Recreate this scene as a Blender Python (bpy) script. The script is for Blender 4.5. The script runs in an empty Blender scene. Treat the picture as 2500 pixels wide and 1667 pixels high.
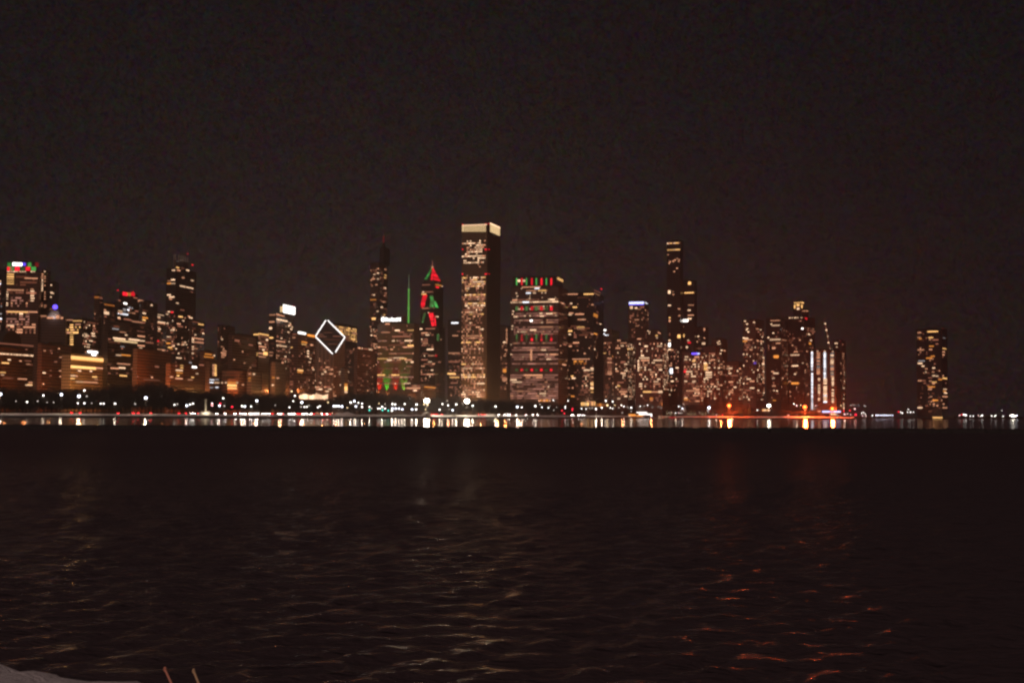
import bpy, bmesh, math, random
from mathutils import Vector, Matrix
random.seed(7)
rnd = random.random
SC = bpy.context.scene
COL = SC.collection
# ------------------------------------------------------------------ camera
F = 3226.0; CX, CY = 1250.0, 833.5           # focal length in photo pixels, photo centre
EYE = Vector((0, 0, 5.0))
PITCH = math.atan((1012 - CY) / F)
CROT = Matrix.Rotation(math.radians(90) + PITCH, 3, 'X') @ Matrix.Rotation(math.radians(0.25), 3, 'Z')
cam = bpy.data.objects.new('camera', bpy.data.cameras.new('camera'))
COL.objects.link(cam); SC.camera = cam
cam.matrix_world = Matrix.Translation(EYE) @ CROT.to_4x4()
cam.data.sensor_width = 36; cam.data.lens = 36 * F / 2500
cam.data.clip_start = 0.1; cam.data.clip_end = 60000

def ray(x, y):
    return CROT @ Vector(((x - CX) / F, (CY - y) / F, -1.0))
def at(x, y, D):                              # point in the world at forward distance D
    d = ray(x, y); return EYE + d * (D / d.y)
def plan(x, D, y=1000):
    p = at(x, y, D); return Vector((p.x, p.y))

# ------------------------------------------------------------------ helpers
def tag(o, label=None, cat=None, group=None, kind=None):
    if label: o['label'] = label
    if cat: o['category'] = cat
    if group: o['group'] = group
    if kind: o['kind'] = kind
    return o
def empty(name, loc, rz=0.0):
    o = bpy.data.objects.new(name, None); COL.objects.link(o)
    o.location = loc; o.rotation_euler = (0, 0, rz); o.empty_display_size = 1
    return o
class MB:
    def __init__(s): s.v = []; s.f = []; s.m = []; s.smooth = False
    def face(s, pts, m=0):
        n = len(s.v); s.v += [tuple(p) for p in pts]; s.f.append(tuple(range(n, n + len(pts)))); s.m.append(m)
    def prism(s, poly, z0, z1, m=0, top=True, bottom=False):
        n = len(s.v); k = len(poly)
        s.v += [(p[0], p[1], z0) for p in poly] + [(p[0], p[1], z1) for p in poly]
        for i in range(k):
            j = (i + 1) % k; s.f.append((n + i, n + j, n + k + j, n + k + i)); s.m.append(m)
        if top: s.f.append(tuple(range(n + k, n + 2 * k))); s.m.append(m)
        if bottom: s.f.append(tuple(range(n + k - 1, n - 1, -1))); s.m.append(m)
    def box(s, x0, x1, y0, y1, z0, z1, m=0):
        s.prism([(x0, y0), (x1, y0), (x1, y1), (x0, y1)], z0, z1, m, True, True)
    def cyl(s, x, y, z0, z1, r0, r1=None, n=10, m=0):
        r1 = r0 if r1 is None else r1; b = len(s.v)
        for z, r in ((z0, r0), (z1, r1)):
            s.v += [(x + r * math.cos(6.28318 * i / n), y + r * math.sin(6.28318 * i / n), z) for i in range(n)]
        for i in range(n):
            j = (i + 1) % n; s.f.append((b + i, b + j, b + n + j, b + n + i)); s.m.append(m)
        s.f.append(tuple(range(b + n, b + 2 * n))); s.m.append(m)
        s.f.append(tuple(range(b + n - 1, b - 1, -1))); s.m.append(m)
    def tube(s, p, q, r0, r1, n=5, m=0):
        p = Vector(p); q = Vector(q); d = (q - p)
        if d.length < 1e-6: return
        d.normalize(); a = d.orthogonal().normalized(); c = d.cross(a); b = len(s.v)
        for P, r in ((p, r0), (q, r1)):
            s.v += [tuple(P + a * (r * math.cos(6.28318 * i / n)) + c * (r * math.sin(6.28318 * i / n))) for i in range(n)]
        for i in range(n):
            j = (i + 1) % n; s.f.append((b + i, b + j, b + n + j, b + n + i)); s.m.append(m)
        s.f.append(tuple(range(b + n, b + 2 * n))); s.m.append(m)
        s.f.append(tuple(range(b + n - 1, b - 1, -1))); s.m.append(m)
    def ball(s, c, r, n=10, k=6, sz=1.0, m=0):
        b = len(s.v)
        for i in range(1, k):
            t = math.pi * i / k
            s.v += [(c[0] + r * math.sin(t) * math.cos(6.28318 * j / n), c[1] + r * math.sin(t) * math.sin(6.28318 * j / n), c[2] + sz * r * math.cos(t)) for j in range(n)]
        s.v += [(c[0], c[1], c[2] + r * sz), (c[0], c[1], c[2] - r * sz)]
        T = b + (k - 1) * n; B = T + 1
        for i in range(k - 2):
            for j in range(n):
                j2 = (j + 1) % n
                s.f.append((b + i * n + j, b + (i + 1) * n + j, b + (i + 1) * n + j2, b + i * n + j2)); s.m.append(m)
        for j in range(n):
            j2 = (j + 1) % n
            s.f.append((T, b + j, b + j2)); s.m.append(m)
            s.f.append((B, b + (k - 2) * n + j2, b + (k - 2) * n + j)); s.m.append(m)
    def mesh(s, name, mats):
        me = bpy.data.meshes.new(name); me.from_pydata(s.v, [], s.f)
        for mt in (mats if isinstance(mats, (list, tuple)) else [mats]): me.materials.append(mt)
        me.polygons.foreach_set('material_index', s.m)
        if s.smooth: me.polygons.foreach_set('use_smooth', [True] * len(s.f))
        me.update(); return me
    def build(s, name, mats, parent=None, loc=None):
        return put(name, s.mesh(name, mats), parent, loc)
def put(name, me, parent=None, loc=None, rot=None, scale=None):
    o = bpy.data.objects.new(name, me); COL.objects.link(o)
    if parent: o.parent = parent
    if loc is not None: o.location = loc
    if rot is not None: o.rotation_euler = rot
    if scale is not None: o.scale = scale
    return o
def struct(name, mb, mat, smooth=False):
    mb.smooth = smooth
    return tag(mb.build(name, mat), kind='structure')

# ------------------------------------------------------------------ materials
def newmat(name):
    m = bpy.data.materials.new(name); m.use_nodes = True
    nt = m.node_tree; nt.nodes.clear()
    out = nt.nodes.new('ShaderNodeOutputMaterial')
    return m, nt, out
def N(nt, t, **kw):
    n = nt.nodes.new(t)
    for k, v in kw.items():
        if k == 'op': n.operation = v
        elif isinstance(v, bpy.types.NodeSocket): nt.links.new(v, n.inputs[k])
        else:
            try: n.inputs[k].default_value = v
            except (KeyError, TypeError): setattr(n, k, v)
    return n
def M_(nt, op, a, b=None, c=None):
    n = nt.nodes.new('ShaderNodeMath'); n.operation = op
    for i, x in enumerate((a, b, c)):
        if x is None: continue
        if isinstance(x, bpy.types.NodeSocket): nt.links.new(x, n.inputs[i])
        else: n.inputs[i].default_value = x
    return n.outputs[0]
def mixc(nt, fac, a, b, blend='MIX'):
    n = nt.nodes.new('ShaderNodeMix'); n.data_type = 'RGBA'; n.blend_type = blend
    for s, x in ((n.inputs[0], fac), (n.inputs[6], a), (n.inputs[7], b)):
        if isinstance(x, bpy.types.NodeSocket): nt.links.new(x, s)
        elif isinstance(x, (int, float)): s.default_value = x
        else: s.default_value = (*x, 1)
    return n.outputs[2]
def noise(nt, vec, scale, detail=3, rough=.55, dim='3D'):
    n = nt.nodes.new('ShaderNodeTexNoise'); n.noise_dimensions = dim
    if vec is not None: nt.links.new(vec, n.inputs['Vector'])
    n.inputs['Scale'].default_value = scale; n.inputs['Detail'].default_value = detail; n.inputs['Roughness'].default_value = rough
    return n
def emit(name, col, strength, vary=True, sample=False):
    m, nt, out = newmat(name)
    e = N(nt, 'ShaderNodeEmission'); e.inputs[0].default_value = (*col, 1)
    if vary:
        oi = nt.nodes.new('ShaderNodeObjectInfo'); ge = nt.nodes.new('ShaderNodeNewGeometry')
        a = M_(nt, 'ADD', oi.outputs['Random'], .45); b = M_(nt, 'ADD', ge.outputs['Random Per Island'], .45)
        nt.links.new(M_(nt, 'MULTIPLY', M_(nt, 'MULTIPLY', a, b), strength), e.inputs[1])
    else: e.inputs[1].default_value = strength
    nt.links.new(e.outputs[0], out.inputs[0])
    m.cycles.emission_sampling = 'AUTO' if sample else 'NONE'
    return m
def plain(name, col, rough=.8, metallic=0, var=.25, scale=.8):
    m, nt, out = newmat(name)
    tc = nt.nodes.new('ShaderNodeTexCoord')
    nz = noise(nt, tc.outputs['Object'], scale)
    c = mixc(nt, nz.outputs[0], [x * (1 - var) for x in col], [min(1, x * (1 + var)) for x in col])
    p = N(nt, 'ShaderNodeBsdfPrincipled'); nt.links.new(c, p.inputs['Base Color'])
    p.inputs['Roughness'].default_value = rough; p.inputs['Metallic'].default_value = metallic
    nt.links.new(p.outputs[0], out.inputs[0]); return m
FH, BW = 3.9, 3.0
def facade(name, col, glass=(.02, .022, .028), pane_w=.72, pane_h=.55, rough=.75, stripes=False):
    """wall with a regular grid of unlit window panes, one per bay and storey"""
    m, nt, out = newmat(name)
    tc = nt.nodes.new('ShaderNodeTexCoord'); sp = nt.nodes.new('ShaderNodeSeparateXYZ')
    nt.links.new(tc.outputs['Object'], sp.inputs[0])
    u = M_(nt, 'FRACT', M_(nt, 'DIVIDE', M_(nt, 'ADD', sp.outputs[0], sp.outputs[1]), BW))
    v = M_(nt, 'FRACT', M_(nt, 'DIVIDE', sp.outputs[2], FH))
    a = M_(nt, 'LESS_THAN', M_(nt, 'ABSOLUTE', M_(nt, 'SUBTRACT', u, .5)), pane_w / 2)
    b = M_(nt, 'LESS_THAN', M_(nt, 'ABSOLUTE', M_(nt, 'SUBTRACT', v, .5)), pane_h / 2)
    mask = b if stripes else M_(nt, 'MULTIPLY', a, b)
    ge = nt.nodes.new('ShaderNodeNewGeometry'); sn = nt.nodes.new('ShaderNodeSeparateXYZ')
    nt.links.new(ge.outputs['True Normal'], sn.inputs[0])
    mask = M_(nt, 'MULTIPLY', mask, M_(nt, 'LESS_THAN', M_(nt, 'ABSOLUTE', sn.outputs[2]), .5))
    nz = noise(nt, tc.outputs['Object'], .06, 4)
    wall = mixc(nt, nz.outputs[0], [x * .7 for x in col], [x * 1.3 for x in col])
    c = mixc(nt, mask, wall, glass)
    p = N(nt, 'ShaderNodeBsdfPrincipled'); nt.links.new(c, p.inputs['Base Color'])
    r = nt.nodes.new('ShaderNodeMapRange'); nt.links.new(mask, r.inputs[0]); r.inputs[3].default_value = rough; r.inputs[4].default_value = .12
    nt.links.new(r.outputs[0], p.inputs['Roughness'])
    nt.links.new(p.outputs[0], out.inputs[0]); return m
LIT = {k: emit('lit_' + n, c, s) for k, n, c, s in [
    ('W', 'warm_white', (1, .62, .37), 1.5), ('M', 'warm', (1, .43, .23), .85), ('D', 'dim_warm', (1, .34, .20), .33),
    ('P', 'pinkish', (1, .42, .30), .44), ('E', 'faint_warm', (1, .30, .16), .13), ('C', 'cool_white', (.92, .93, 1), 2.3), ('c', 'dim_cool', (.85, .8, .8), .4),
    ('Y', 'yellow', (1, .52, .17), 1.45), ('O', 'orange', (1, .34, .06), 1.0), ('o', 'dim_orange', (1, .30, .06), .3),
    ('R', 'red', (1, .012, .03), 1.3), ('r', 'dim_red', (1, .05, .06), .28), ('G', 'green', (.10, .62, .12), .7), ('g', 'dim_green', (.2, .5, .14), .3),
    ('B', 'blue', (.14, .08, 1), 2.2), ('b', 'pale_blue', (.55, .6, 1), 3.0), ('v', 'violet', (.25, .12, .9), .9)]}
LIT['V'] = emit('lit_bright_white', (1, .93, .86), 4.5, vary=False)
LIT['U'] = emit('lit_cream', (1, .68, .34), 1.0, vary=False)
LIT['X'] = emit('lit_white_line', (1, .95, .92), 2.6, vary=False)
WALL = {'brick': facade('brick_wall', (.26, .13, .085)), 'stone': facade('limestone_wall', (.34, .26, .19)),
        'brown': facade('brown_wall', (.20, .11, .075), stripes=True), 'dark': facade('dark_glass_wall', (.075, .055, .052), pane_w=.85, pane_h=.7, rough=.4),
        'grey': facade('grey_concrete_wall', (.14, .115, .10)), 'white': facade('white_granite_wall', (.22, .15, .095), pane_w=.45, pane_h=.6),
        'mid': facade('mid_concrete_wall', (.16, .10, .085))}
ROOF = plain('roof_felt', (.035, .032, .03), .9)
METAL = plain('dark_metal', (.06, .06, .06), .5, .4)
GREEN = emit('green_glow_steel', (.18, .62, .10), .7, False)  # floodlit mast steel, its light put in as emission
STY = {'off': ('WMMDDD', 4), 'dim': ('DDEEEM', 3), 'res': ('WWMMDDE', 1.3), 'yel': ('YYYMD', 2), 'cool': ('CWMcD', 3), 'aon': ('WWWWMM', 2.4),
       'aoy': ('YYMMW', 2.6), 'aod': ('MMDDDW', 2.2), 'row': ('PPPPPPPDMPPPPMPPPW', 2.5), 'wht': ('WWC', 5), 'ora': ('OOMo', 3), 'dd': ('EED', 4), 'red': ('rrD', 2),
       'resd': ('MDDEE', 1.2), 'pink': ('MMDD', 2), 'har': ('CCWWc', 2), 'E': ('E', 3)}
UB = MB(); UB.box(-.5, .5, -.5, .5, -.5, .5)
PANE = {k: UB.mesh('lit_window_' + k, LIT[k]) for k in LIT}
KEYS = list(LIT); KIDX = {k: i for i, k in enumerate(KEYS)}
GZ = 4.0
GRID = 20.0

class Bld:
    """a building standing on the street grid, with its south and east faces towards the lake"""
    def __init__(s, label, D, x0, xc, x1, ytop, wall, name='high_rise', g=GRID, cat='tower', L=32.0, roof=True):
        g = math.radians(g); s.east = Vector((math.cos(g), -math.sin(g))); s.north = Vector((math.sin(g), math.cos(g))); s.g = g
        s.D = D; s.tiers = []; s.win = []
        s.lab = label
        s.root = None; s.name = name; s.cat = cat; s.label = label
        s.tier(x0, xc, x1, ytop, wall, L=L, roof=roof)
    def cr(s, a, b): return a.x * b.y - a.y * b.x
    def tier(s, x0, xc, x1, ytop, wall, dD=0.0, ybase=None, L=32.0, roof=True, name='wall'):
        D = s.D + dD; ym = (ytop + 990) / 2
        SE3 = at(xc, ym, D); SE = Vector((SE3.x, SE3.y))
        d0 = ray(x0, ym).xy
        W = s.cr(SE, d0) / s.cr(s.east, d0); W = max(BW * 2, round(W / BW) * BW)
        if x1 is not None:
            d1 = ray(x1, ym).xy; L = -s.cr(SE, d1) / s.cr(s.north, d1); L = min(max(L, 6), 110)
        L = max(BW * 2, round(L / BW) * BW)
        z1 = at(xc, ytop, D).z; z0 = GZ if ybase is None else at(xc, ybase, D).z
        if s.root is None:
            s.root = empty(s.name, (SE.x, SE.y, GZ), -s.g); tag(s.root, s.label, s.cat); s.base = SE
        dv = SE - s.base; ox, oy = dv.dot(s.east), dv.dot(s.north)
        t = dict(SE=SE, W=W, L=L, z0=z0 - GZ, z1=z1 - GZ, ox=ox, oy=oy); s.tiers.append(t)
        m = MB(); m.box(ox - W, ox, oy, oy + L, t['z0'], t['z1']); w = m.build(name, WALL[wall] if isinstance(wall, str) else wall, s.root)
        if roof:                                  # parapet, plant room and ducts
            r = MB(); h = 1.1; e = .35; z = t['z1']
            for a in ((ox - W, ox, oy, oy + e), (ox - W, ox, oy + L - e, oy + L), (ox - W, ox - W + e, oy + e, oy + L - e), (ox - e, ox, oy + e, oy + L - e)):
                r.box(*a, z + .003, z + h)
            r.box(ox - W * .7, ox - W * .3, oy + L * .25, oy + L * .75, z + .003, z + 3.2)
            r.box(ox - W * .24, ox - W * .12, oy + L * .4, oy + L * .6, z + .003, z + 2.0)
            r.build('roof', ROOF, s.root)
        return s
    def uz(s, t, face, x, y):
        SE = t['SE']; n = s.north if face == 'S' else s.east; d = ray(x, y)
        k = SE.dot(n) / d.xy.dot(n); p = EYE + d * k
        q = Vector((p.x, p.y)) - SE
        return (q.dot(s.east) if face == 'S' else q.dot(s.north)), p.z - GZ
    def pane(s, t, face, u0, u1, z0, z1, key, pr=None, out=.12):
        s.win.append((t, face, u0, u1, z0, z1, key, out))
    def area(s, face, xa, ya, xb, yb, dens, sty, ti=0, floorvar=.5, run=None, wh=2.1):
        t = s.tiers[ti]; xm = (xa + xb) / 2
        ua, _ = s.uz(t, face, xa, (ya + yb) / 2); ub, _ = s.uz(t, face, xb, (ya + yb) / 2); _, zt = s.uz(t, face, xm, ya); _, zb = s.uz(t, face, xm, yb)
        if ua > ub: ua, ub = ub, ua
        lo, hi = (-t['W'], 0) if face == 'S' else (0, t['L'])
        i0 = math.ceil(max(ua, lo) / BW - .01); i1 = math.floor(min(ub, hi) / BW + .01)
        k0 = max(0, math.ceil(zb / FH - .5)); k1 = math.floor(min(zt, t['z1'] - 2.5) / FH - .45)
        pal, r0 = STY[sty]; r = run or r0
        for k in range(k0, k1 + 1):
            d = dens * 1.25 * (1 + floorvar * (2 * rnd() - 1)); d = min(.97, max(.01, d))
            i = i0; lit = rnd() < d
            while i < i1:
                if lit: n = max(1, int(-math.log(1 - rnd() + 1e-9) * r + .5))
                else: n = max(1, int(-math.log(1 - rnd() + 1e-9) * r * (1 - d) / d + .5))
                n = min(n, i1 - i)
                if lit:
                    zc = (k + .5) * FH
                    s.pane(t, face, i * BW + .4, (i + n) * BW - .4, zc - wh / 2, zc + wh / 2, random.choice(pal))
                    if r < 2 and n > 1: pass
                i += n; lit = not lit
        return s
    def row(s, face, xa, xb, y, dens, sty, ti=0, run=None, wh=2.2):
        t = s.tiers[ti]; _, z = s.uz(t, face, (xa + xb) / 2, y)
        k = round(z / FH - .5); z = (k + .5) * FH
        # one storey
        ua = s.uz(t, face, xa, y)[0]; ub = s.uz(t, face, xb, y)[0]
        if ua > ub: ua, ub = ub, ua
        lo, hi = (-t['W'], 0) if face == 'S' else (0, t['L'])
        i0 = round(max(ua, lo) / BW); i1 = max(i0 + 1, round(min(ub, hi) / BW)); i = i0; pal, r0 = STY[sty]; r = run or r0
        while i < i1:
            n = min(i1 - i, max(1, int(-math.log(1 - rnd()) * r + .5)))
            if rnd() < dens: s.pane(t, face, i * BW + .3, (i + n) * BW - .3, z - wh / 2, z + wh / 2, random.choice(pal))
            i += n
        return s
    def lit(s, face, xa, ya, xb, yb, key, ti=0, out=.15):
        t = s.tiers[ti]; a = s.uz(t, face, xa, (ya + yb) / 2)[0]; b = s.uz(t, face, xb, (ya + yb) / 2)[0]
        z1 = s.uz(t, face, (xa + xb) / 2, ya)[1]; z0 = s.uz(t, face, (xa + xb) / 2, yb)[1]
        if key in 'WMDYOCcE' and 2.4 < yb - ya < 5: zc = (z0 + z1) / 2; z0, z1 = zc + (z0 - zc) * .78, zc + (z1 - zc) * .78
        lo, hi = (-t['W'], 0) if face == 'S' else (0, t['L'])
        a, b = min(a, b), max(a, b); w = min(b - a, 12 if xb - xa < 5.5 and face == 'E' else 1e9, hi - lo); c = min(max((a + b) / 2, lo + w / 2), hi - w / 2)
        s.pane(t, face, c - w / 2, c + w / 2, z0, z1, key, out=out); return s
    def dots(s, face, pts, key, r=1.5, ti=0):
        for x, y in pts: s.lit(face, x - r, y - r * .8, x + r, y + r * .8, key, ti)
        return s
    def loc(s, ti, face, x, y, out=0.0):
        t = s.tiers[ti]; u, z = s.uz(t, face, x, y)
        return (t['ox'] + u, t['oy'] - out, z) if face == 'S' else (t['ox'] + out, t['oy'] + u, z)
    def finish(s, cap=100, name='window'):
        bright = {'V': 9, 'W': 3, 'C': 3, 'b': 3, 'X': 3, 'Y': 2, 'B': 2, 'M': 1.1, 'O': 1.2, 'U': 1.2, 'R': .9}
        ws = sorted(s.win, key=lambda w: -(w[3] - w[2]) * (w[5] - w[4]) * (1 if bright.get(w[6], .3) > .5 else .5))
        def geo(w):
            t, face, u0, u1, z0, z1, key, out = w
            um, zm = (u0 + u1) / 2, (z0 + z1) / 2
            if face == 'S': return (t['ox'] + um, t['oy'] + .1 - out / 2, zm), (u1 - u0, .2 + out, z1 - z0)
            return (t['ox'] - .1 + out / 2, t['oy'] + um, zm), (.2 + out, u1 - u0, z1 - z0)
        for w in ws[:cap]:
            c, sc = geo(w); put(name, PANE[w[6]], s.root, c, None, sc)
        if len(ws) > cap:
            m = MB(); used = []
            for w in ws[cap:]:
                c, sc = geo(w)
                if w[6] not in used: used.append(w[6])
                m.box(c[0] - sc[0] / 2, c[0] + sc[0] / 2, c[1] - sc[1] / 2, c[1] + sc[1] / 2, c[2] - sc[2] / 2, c[2] + sc[2] / 2, used.index(w[6]))
            tag(m.build(name, [LIT[k] for k in used], s.root), kind='stuff')
        return s
def shoreD(x):
    P = [(-700, 1300), (0, 1344), (600, 1360), (1000, 1600), (1300, 1800), (1600, 2060), (1850, 1960), (2085, 1990)]
    if x <= P[0][0]: return P[0][1]
    for (a, b), (c, d) in zip(P, P[1:]):
        if x <= c: return b + (d - b) * (x - a) / (c - a)
    return 2620.0
# ------------------------------------------------------------------ skyline, left to right
ALL = []
def B(*a, **k):
    b = Bld(*a, **k); ALL.append(b); return b
# far left
b = B('dark glass tower cut by the left edge, its left face speckled with dim white windows', 2050, -40, 8, 12, 660, 'dark', g=5)
b.area('S', -40, 680, 8, 960, .3, 'cool', run=2).lit('S', -4, 813, 9, 816, 'W')
b = B('broad tower with red and green lights and a glowing white sign along its crown', 1950, 12, 92, 98, 664, 'brick', g=-12)
b.tier(14, 82, 88, 641, 'dark', dD=6, ybase=664, roof=True)
for x, k in ((22, 'G'), (72, 'G'), (90, 'r')): b.lit('S', x - 4.5, 641, x + 4.5, 652, k, 1 if x < 82 else 0)
for x, k in ((18, 'R'), (29, 'g'), (42, 'R'), (55, 'g'), (68, 'R'), (82, 'G')): b.lit('S', x - 5.5, 651.5, x + 5.5, 661, k, 0, .6)
b.lit('S', 0, 0, 0, 0, 'E') if 0 else None
b.lit('S', 31, 641.5, 54, 649, 'V', 1, .9); b.lit('S', 54.3, 641.5, 63, 649, 'B', 1, .9)
for x in (18, 23, 29, 35, 41, 49, 55, 61, 77, 83): b.lit('S', x - 2.4, 661.6, x + 2.4, 664.6, 'W')
for y in (669.5, 675.5, 681, 687, 692.5): b.lit('S', 16, y - 1.6, 33, y + 1.6, 'Y')
b.area('S', 33, 672, 92, 700, .35, 'dd').lit('S', 60, 678, 92, 681, 'M').area('S', 14, 704, 92, 720, .45, 'dim').lit('S', 26, 706, 56, 709, 'M')
for y in (706, 711, 717, 722, 728, 734): b.lit('S', 74.5, y - 1.6, 82 + 4 * rnd(), y + 1.6, 'W' if rnd() < .5 else 'M')
for y in (713, 719, 724, 730, 740, 745): b.dots('S', [(15, y)], 'W', 2)
b.area('S', 26, 724, 60, 748, .75, 'row').area('S', 60, 724, 92, 748, .3, 'dim')
b.lit('S', 13, 759, 90, 763, 'M').lit('S', 18, 760, 68, 763.4, 'Y', 0, .3).area('S', 13, 765, 76, 792, .72, 'row').area('S', 13, 792, 88, 815, .85, 'pink', run=3).lit('S', 17, 793, 34, 796, 'W')
b = B('dark tower with two thin columns of yellow windows beside the sign crowned tower', 1990, 97, 113, 120, 661, 'brown', g=-8)
for y in range(669, 712, 5): b.dots('S', [(101, y)], 'W' if y > 682 else 'M', 2)
for y in (663, 675, 680, 687, 697, 713, 718, 724, 730, 745, 750): b.dots('S', [(109.5, y)], 'M' if y != 663 else 'W', 1.6)
b.area('S', 97, 735, 118, 800, .3, 'dim')
b = B('black tower with a few level window strips standing right behind the column lit tower', 2150, 113, 133, 140, 690, 'dark', g=-8)
for x0, x1, y in ((121, 127, 696), (114, 125, 714), (125, 132, 716), (114, 123, 725)): b.lit('S', x0, y - 1.5, x1, y + 1.5, 'W')
b.area('S', 113, 730, 133, 800, .2, 'dim')
b = B('stone tower with a floodlit stepped pyramid roof and a violet blue beacon', 1850, 96, 158, 166, 779, 'mid', g=-15, name='pyramid_tower', roof=False)
pyr = b
b.area('S', 96, 785, 158, 870, .04, 'dim')
b = B('wide hotel block with a row of white bulbs along its cornice', 1640, -60, -50, 93.5, 842, 'brick', name='hotel', cat='building', g=14)
HOT = b
for i in range(44):
    x = -24 + i * 2.7; b.lit('E', x - .95, 861.3 + x * .0635, x + .95, 865 + x * .0635, 'W', 0, .4)
b.lit('E', -30, 836.5 + 2, 93, 838.5 + 4, 'D', 0, .5)
for x0, x1, y, k in ((19, 26, 878, 'W'), (4, 22, 886, 'Y'), (47, 53, 881, 'M'), (60, 76, 881, 'D'), (64, 74, 889, 'M'), (80, 90, 891, 'D'), (0, 14, 909, 'Y'), (2, 10, 915, 'W'), (62, 67, 853, 'D'),
                     (8, 32, 923, 'D'), (43, 66, 925, 'M'), (80, 90, 934, 'M'), (62, 78, 940, 'W'), (78, 90, 939.5, 'Y'), (60, 64, 904, 'E')): b.lit('E', x0, y - 1.6, x1, y + 1.6, k)
b = B('brown masonry block with scattered windows between the bulb lined hotel and the amber lit block', 1680, 96, 101, 173, 838, 'brick', name='masonry_block', cat='building', g=10)
for x0, x1, y, k in ((106, 112, 856, 'M'), (121, 128, 856, 'D'), (142, 146, 851, 'M'), (158, 163, 867, 'M'), (145, 153, 872, 'M'), (104, 111, 910, 'W'), (120, 126, 917, 'D'), (144, 150, 905, 'M'), (145, 149, 919, 'M'), (104, 108, 937, 'M'), (132, 140, 883, 'D'), (122, 126, 904, 'D'), (124, 128, 862, 'D')):
    b.lit('E', x0, y - 1.7, x1, y + 1.7, k)
b = B('office block with a tall ladder of yellow windows above the amber lit block', 1880, 157, 200, 244, 779, 'dark', g=10)
b.lit('S', 160, 780, 178, 782.5, 'M').lit('S', 178, 781.5, 200, 785, 'Y')
for i in range(9): b.lit('S', 171, 791.5 + i * 5.9, 179, 795 + i * 5.9, 'Y')
b.area('S', 158, 798, 200, 812, .8, 'yel').area('S', 180, 790, 200, 802, .5, 'yel').area('E', 200, 785, 240, 868, .2, 'off', run=2)
for x, y in ((209, 815), (212, 819), (209, 822), (227, 814), (228, 820), (216, 841), (222, 832), (215, 847)): b.lit('E', x - 4, y - 1.6, x + 4, y + 1.6, 'W')
b = B('low stone block lit amber by floodlights with bright bands along its cornice', 1620, 150, 172, 262, 866, 'stone', name='amber_block', cat='building', g=10)
AMB = b
b.lit('E', 173, 867, 261, 869.5, 'o').lit('E', 173, 872, 261, 880, 'Y', 0, .5).lit('E', 173, 881, 261, 882.5, 'O', 0, .3)
b.lit('E', 172.5, 894, 234, 900, 'Y').lit('E', 234, 897, 261, 901, 'M').lit('E', 172, 885, 200, 888, 'o')
for x0, x1, y, k in ((172, 184, 917, 'W'), (184, 190, 918, 'M'), (172, 182, 924, 'Y'), (190, 198, 905, 'W'), (219, 225, 906, 'W'), (225, 237, 920, 'Y'), (230, 239, 926, 'M'), (185, 202, 932, 'W'), (202, 238, 933, 'M'), (157, 186, 932, 'o')):
    b.lit('E', x0, y - 1.6, x1, y + 1.6, k)
b.lit('E', 214, 857, 236, 861.5, 'V', 0, 1.4).lit('E', 224, 863.5, 232, 868, 'V', 0, 1.4)
b = B('slim dark tower with a dull orange lit cap left of the red sign tower', 2250, 227, 240, 249, 722, 'brown', g=5)
b.lit('S', 229, 723.5, 240, 728, 'o').lit('E', 240, 724, 247, 729, 'D').area('S', 227, 735, 240, 860, .12, 'dim').area('E', 240, 735, 249, 860, .12, 'dim')
b = B('dark office tower with a reddish roof line just right of the orange capped tower', 2150, 244, 252, 294, 741, 'dark', g=12)
b.lit('E', 246, 742.5, 282, 746, 'o').lit('E', 250, 760, 262, 767, 'W').lit('E', 246, 754, 251, 757, 'M')
b.area('E', 252, 750, 294, 860, .25, 'dd').lit('E', 254, 788, 278, 792, 'M').lit('E', 220, 777, 243, 780.5, 'D')
b = B('tower with a glowing red sign on its stepped roof', 2080, 277, 286, 352, 737, 'dark', g=12, name='red_sign_tower')
b.tier(294, 297, 333, 714, 'dark', dD=8, ybase=737)
b.lit('E', 298.5, 713.5, 309, 721.5, 'R', 1, .9).lit('E', 309.3, 714.5, 318, 722, 'O', 1, .9).lit('E', 318.3, 714.5, 328, 722.5, 'R', 1, .9)
b.dots('E', [(325, 713)], 'R', 1.6, 1).dots('S', [(293, 708.5)], 'R', 1.6, 0)
b.lit('E', 302, 729, 336, 734, 'M', 0).lit('E', 338, 732.5, 350, 737.5, 'M', 0).lit('E', 326, 726, 336, 729, 'D', 1)
for x0, x1, y, k in ((302, 310, 741, 'V'), (326, 335, 740, 'M'), (286, 292, 733, 'D'), (314, 321, 755, 'D'), (302, 307, 759, 'c'), (281, 292, 763, 'M'), (287, 292, 775, 'W'), (286, 294, 798, 'Y')): b.lit('E', x0, y - 1.7, x1, y + 1.7, k)
b.area('E', 286, 750, 352, 860, .13, 'cool')
b = B('dark tower with faint grey window dashes right of the red sign tower', 2120, 340, 346, 382, 736, 'dark', g=12)
b.area('E', 346, 742, 382, 860, .13, 'dd').lit('E', 343, 762, 351, 766, 'W').lit('E', 343, 773, 356, 777, 'O').lit('E', 346, 779, 354, 783, 'Y').dots('E', [(370, 745)], 'W', 2.4)
b = B('long black office block with two bright window bands across its middle', 1900, 255, 262, 372, 782, 'dark', cat='building', g=12)
b.lit('E', 276, 824.5, 306, 828.6, 'W').lit('E', 314, 827, 340, 831.5, 'W').lit('E', 348, 831, 365, 835, 'W').lit('E', 279, 831.3, 335, 835.6, 'U', 0, .3)
for x0, x1, y, k in ((322, 348, 786, 'M'), (354, 378, 790, 'D'), (292, 308, 811, 'M'), (305, 311, 818, 'W'), (338, 356, 821, 'M'), (294, 304, 846, 'c'), (340, 347, 849, 'W'), (358, 375, 846, 'M'), (274, 290, 803, 'c'), (342, 362, 810, 'D')): b.lit('E', x0, y - 1.7, x1, y + 1.7, k)
b.area('E', 262, 788, 372, 865, .1, 'dd')
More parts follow.
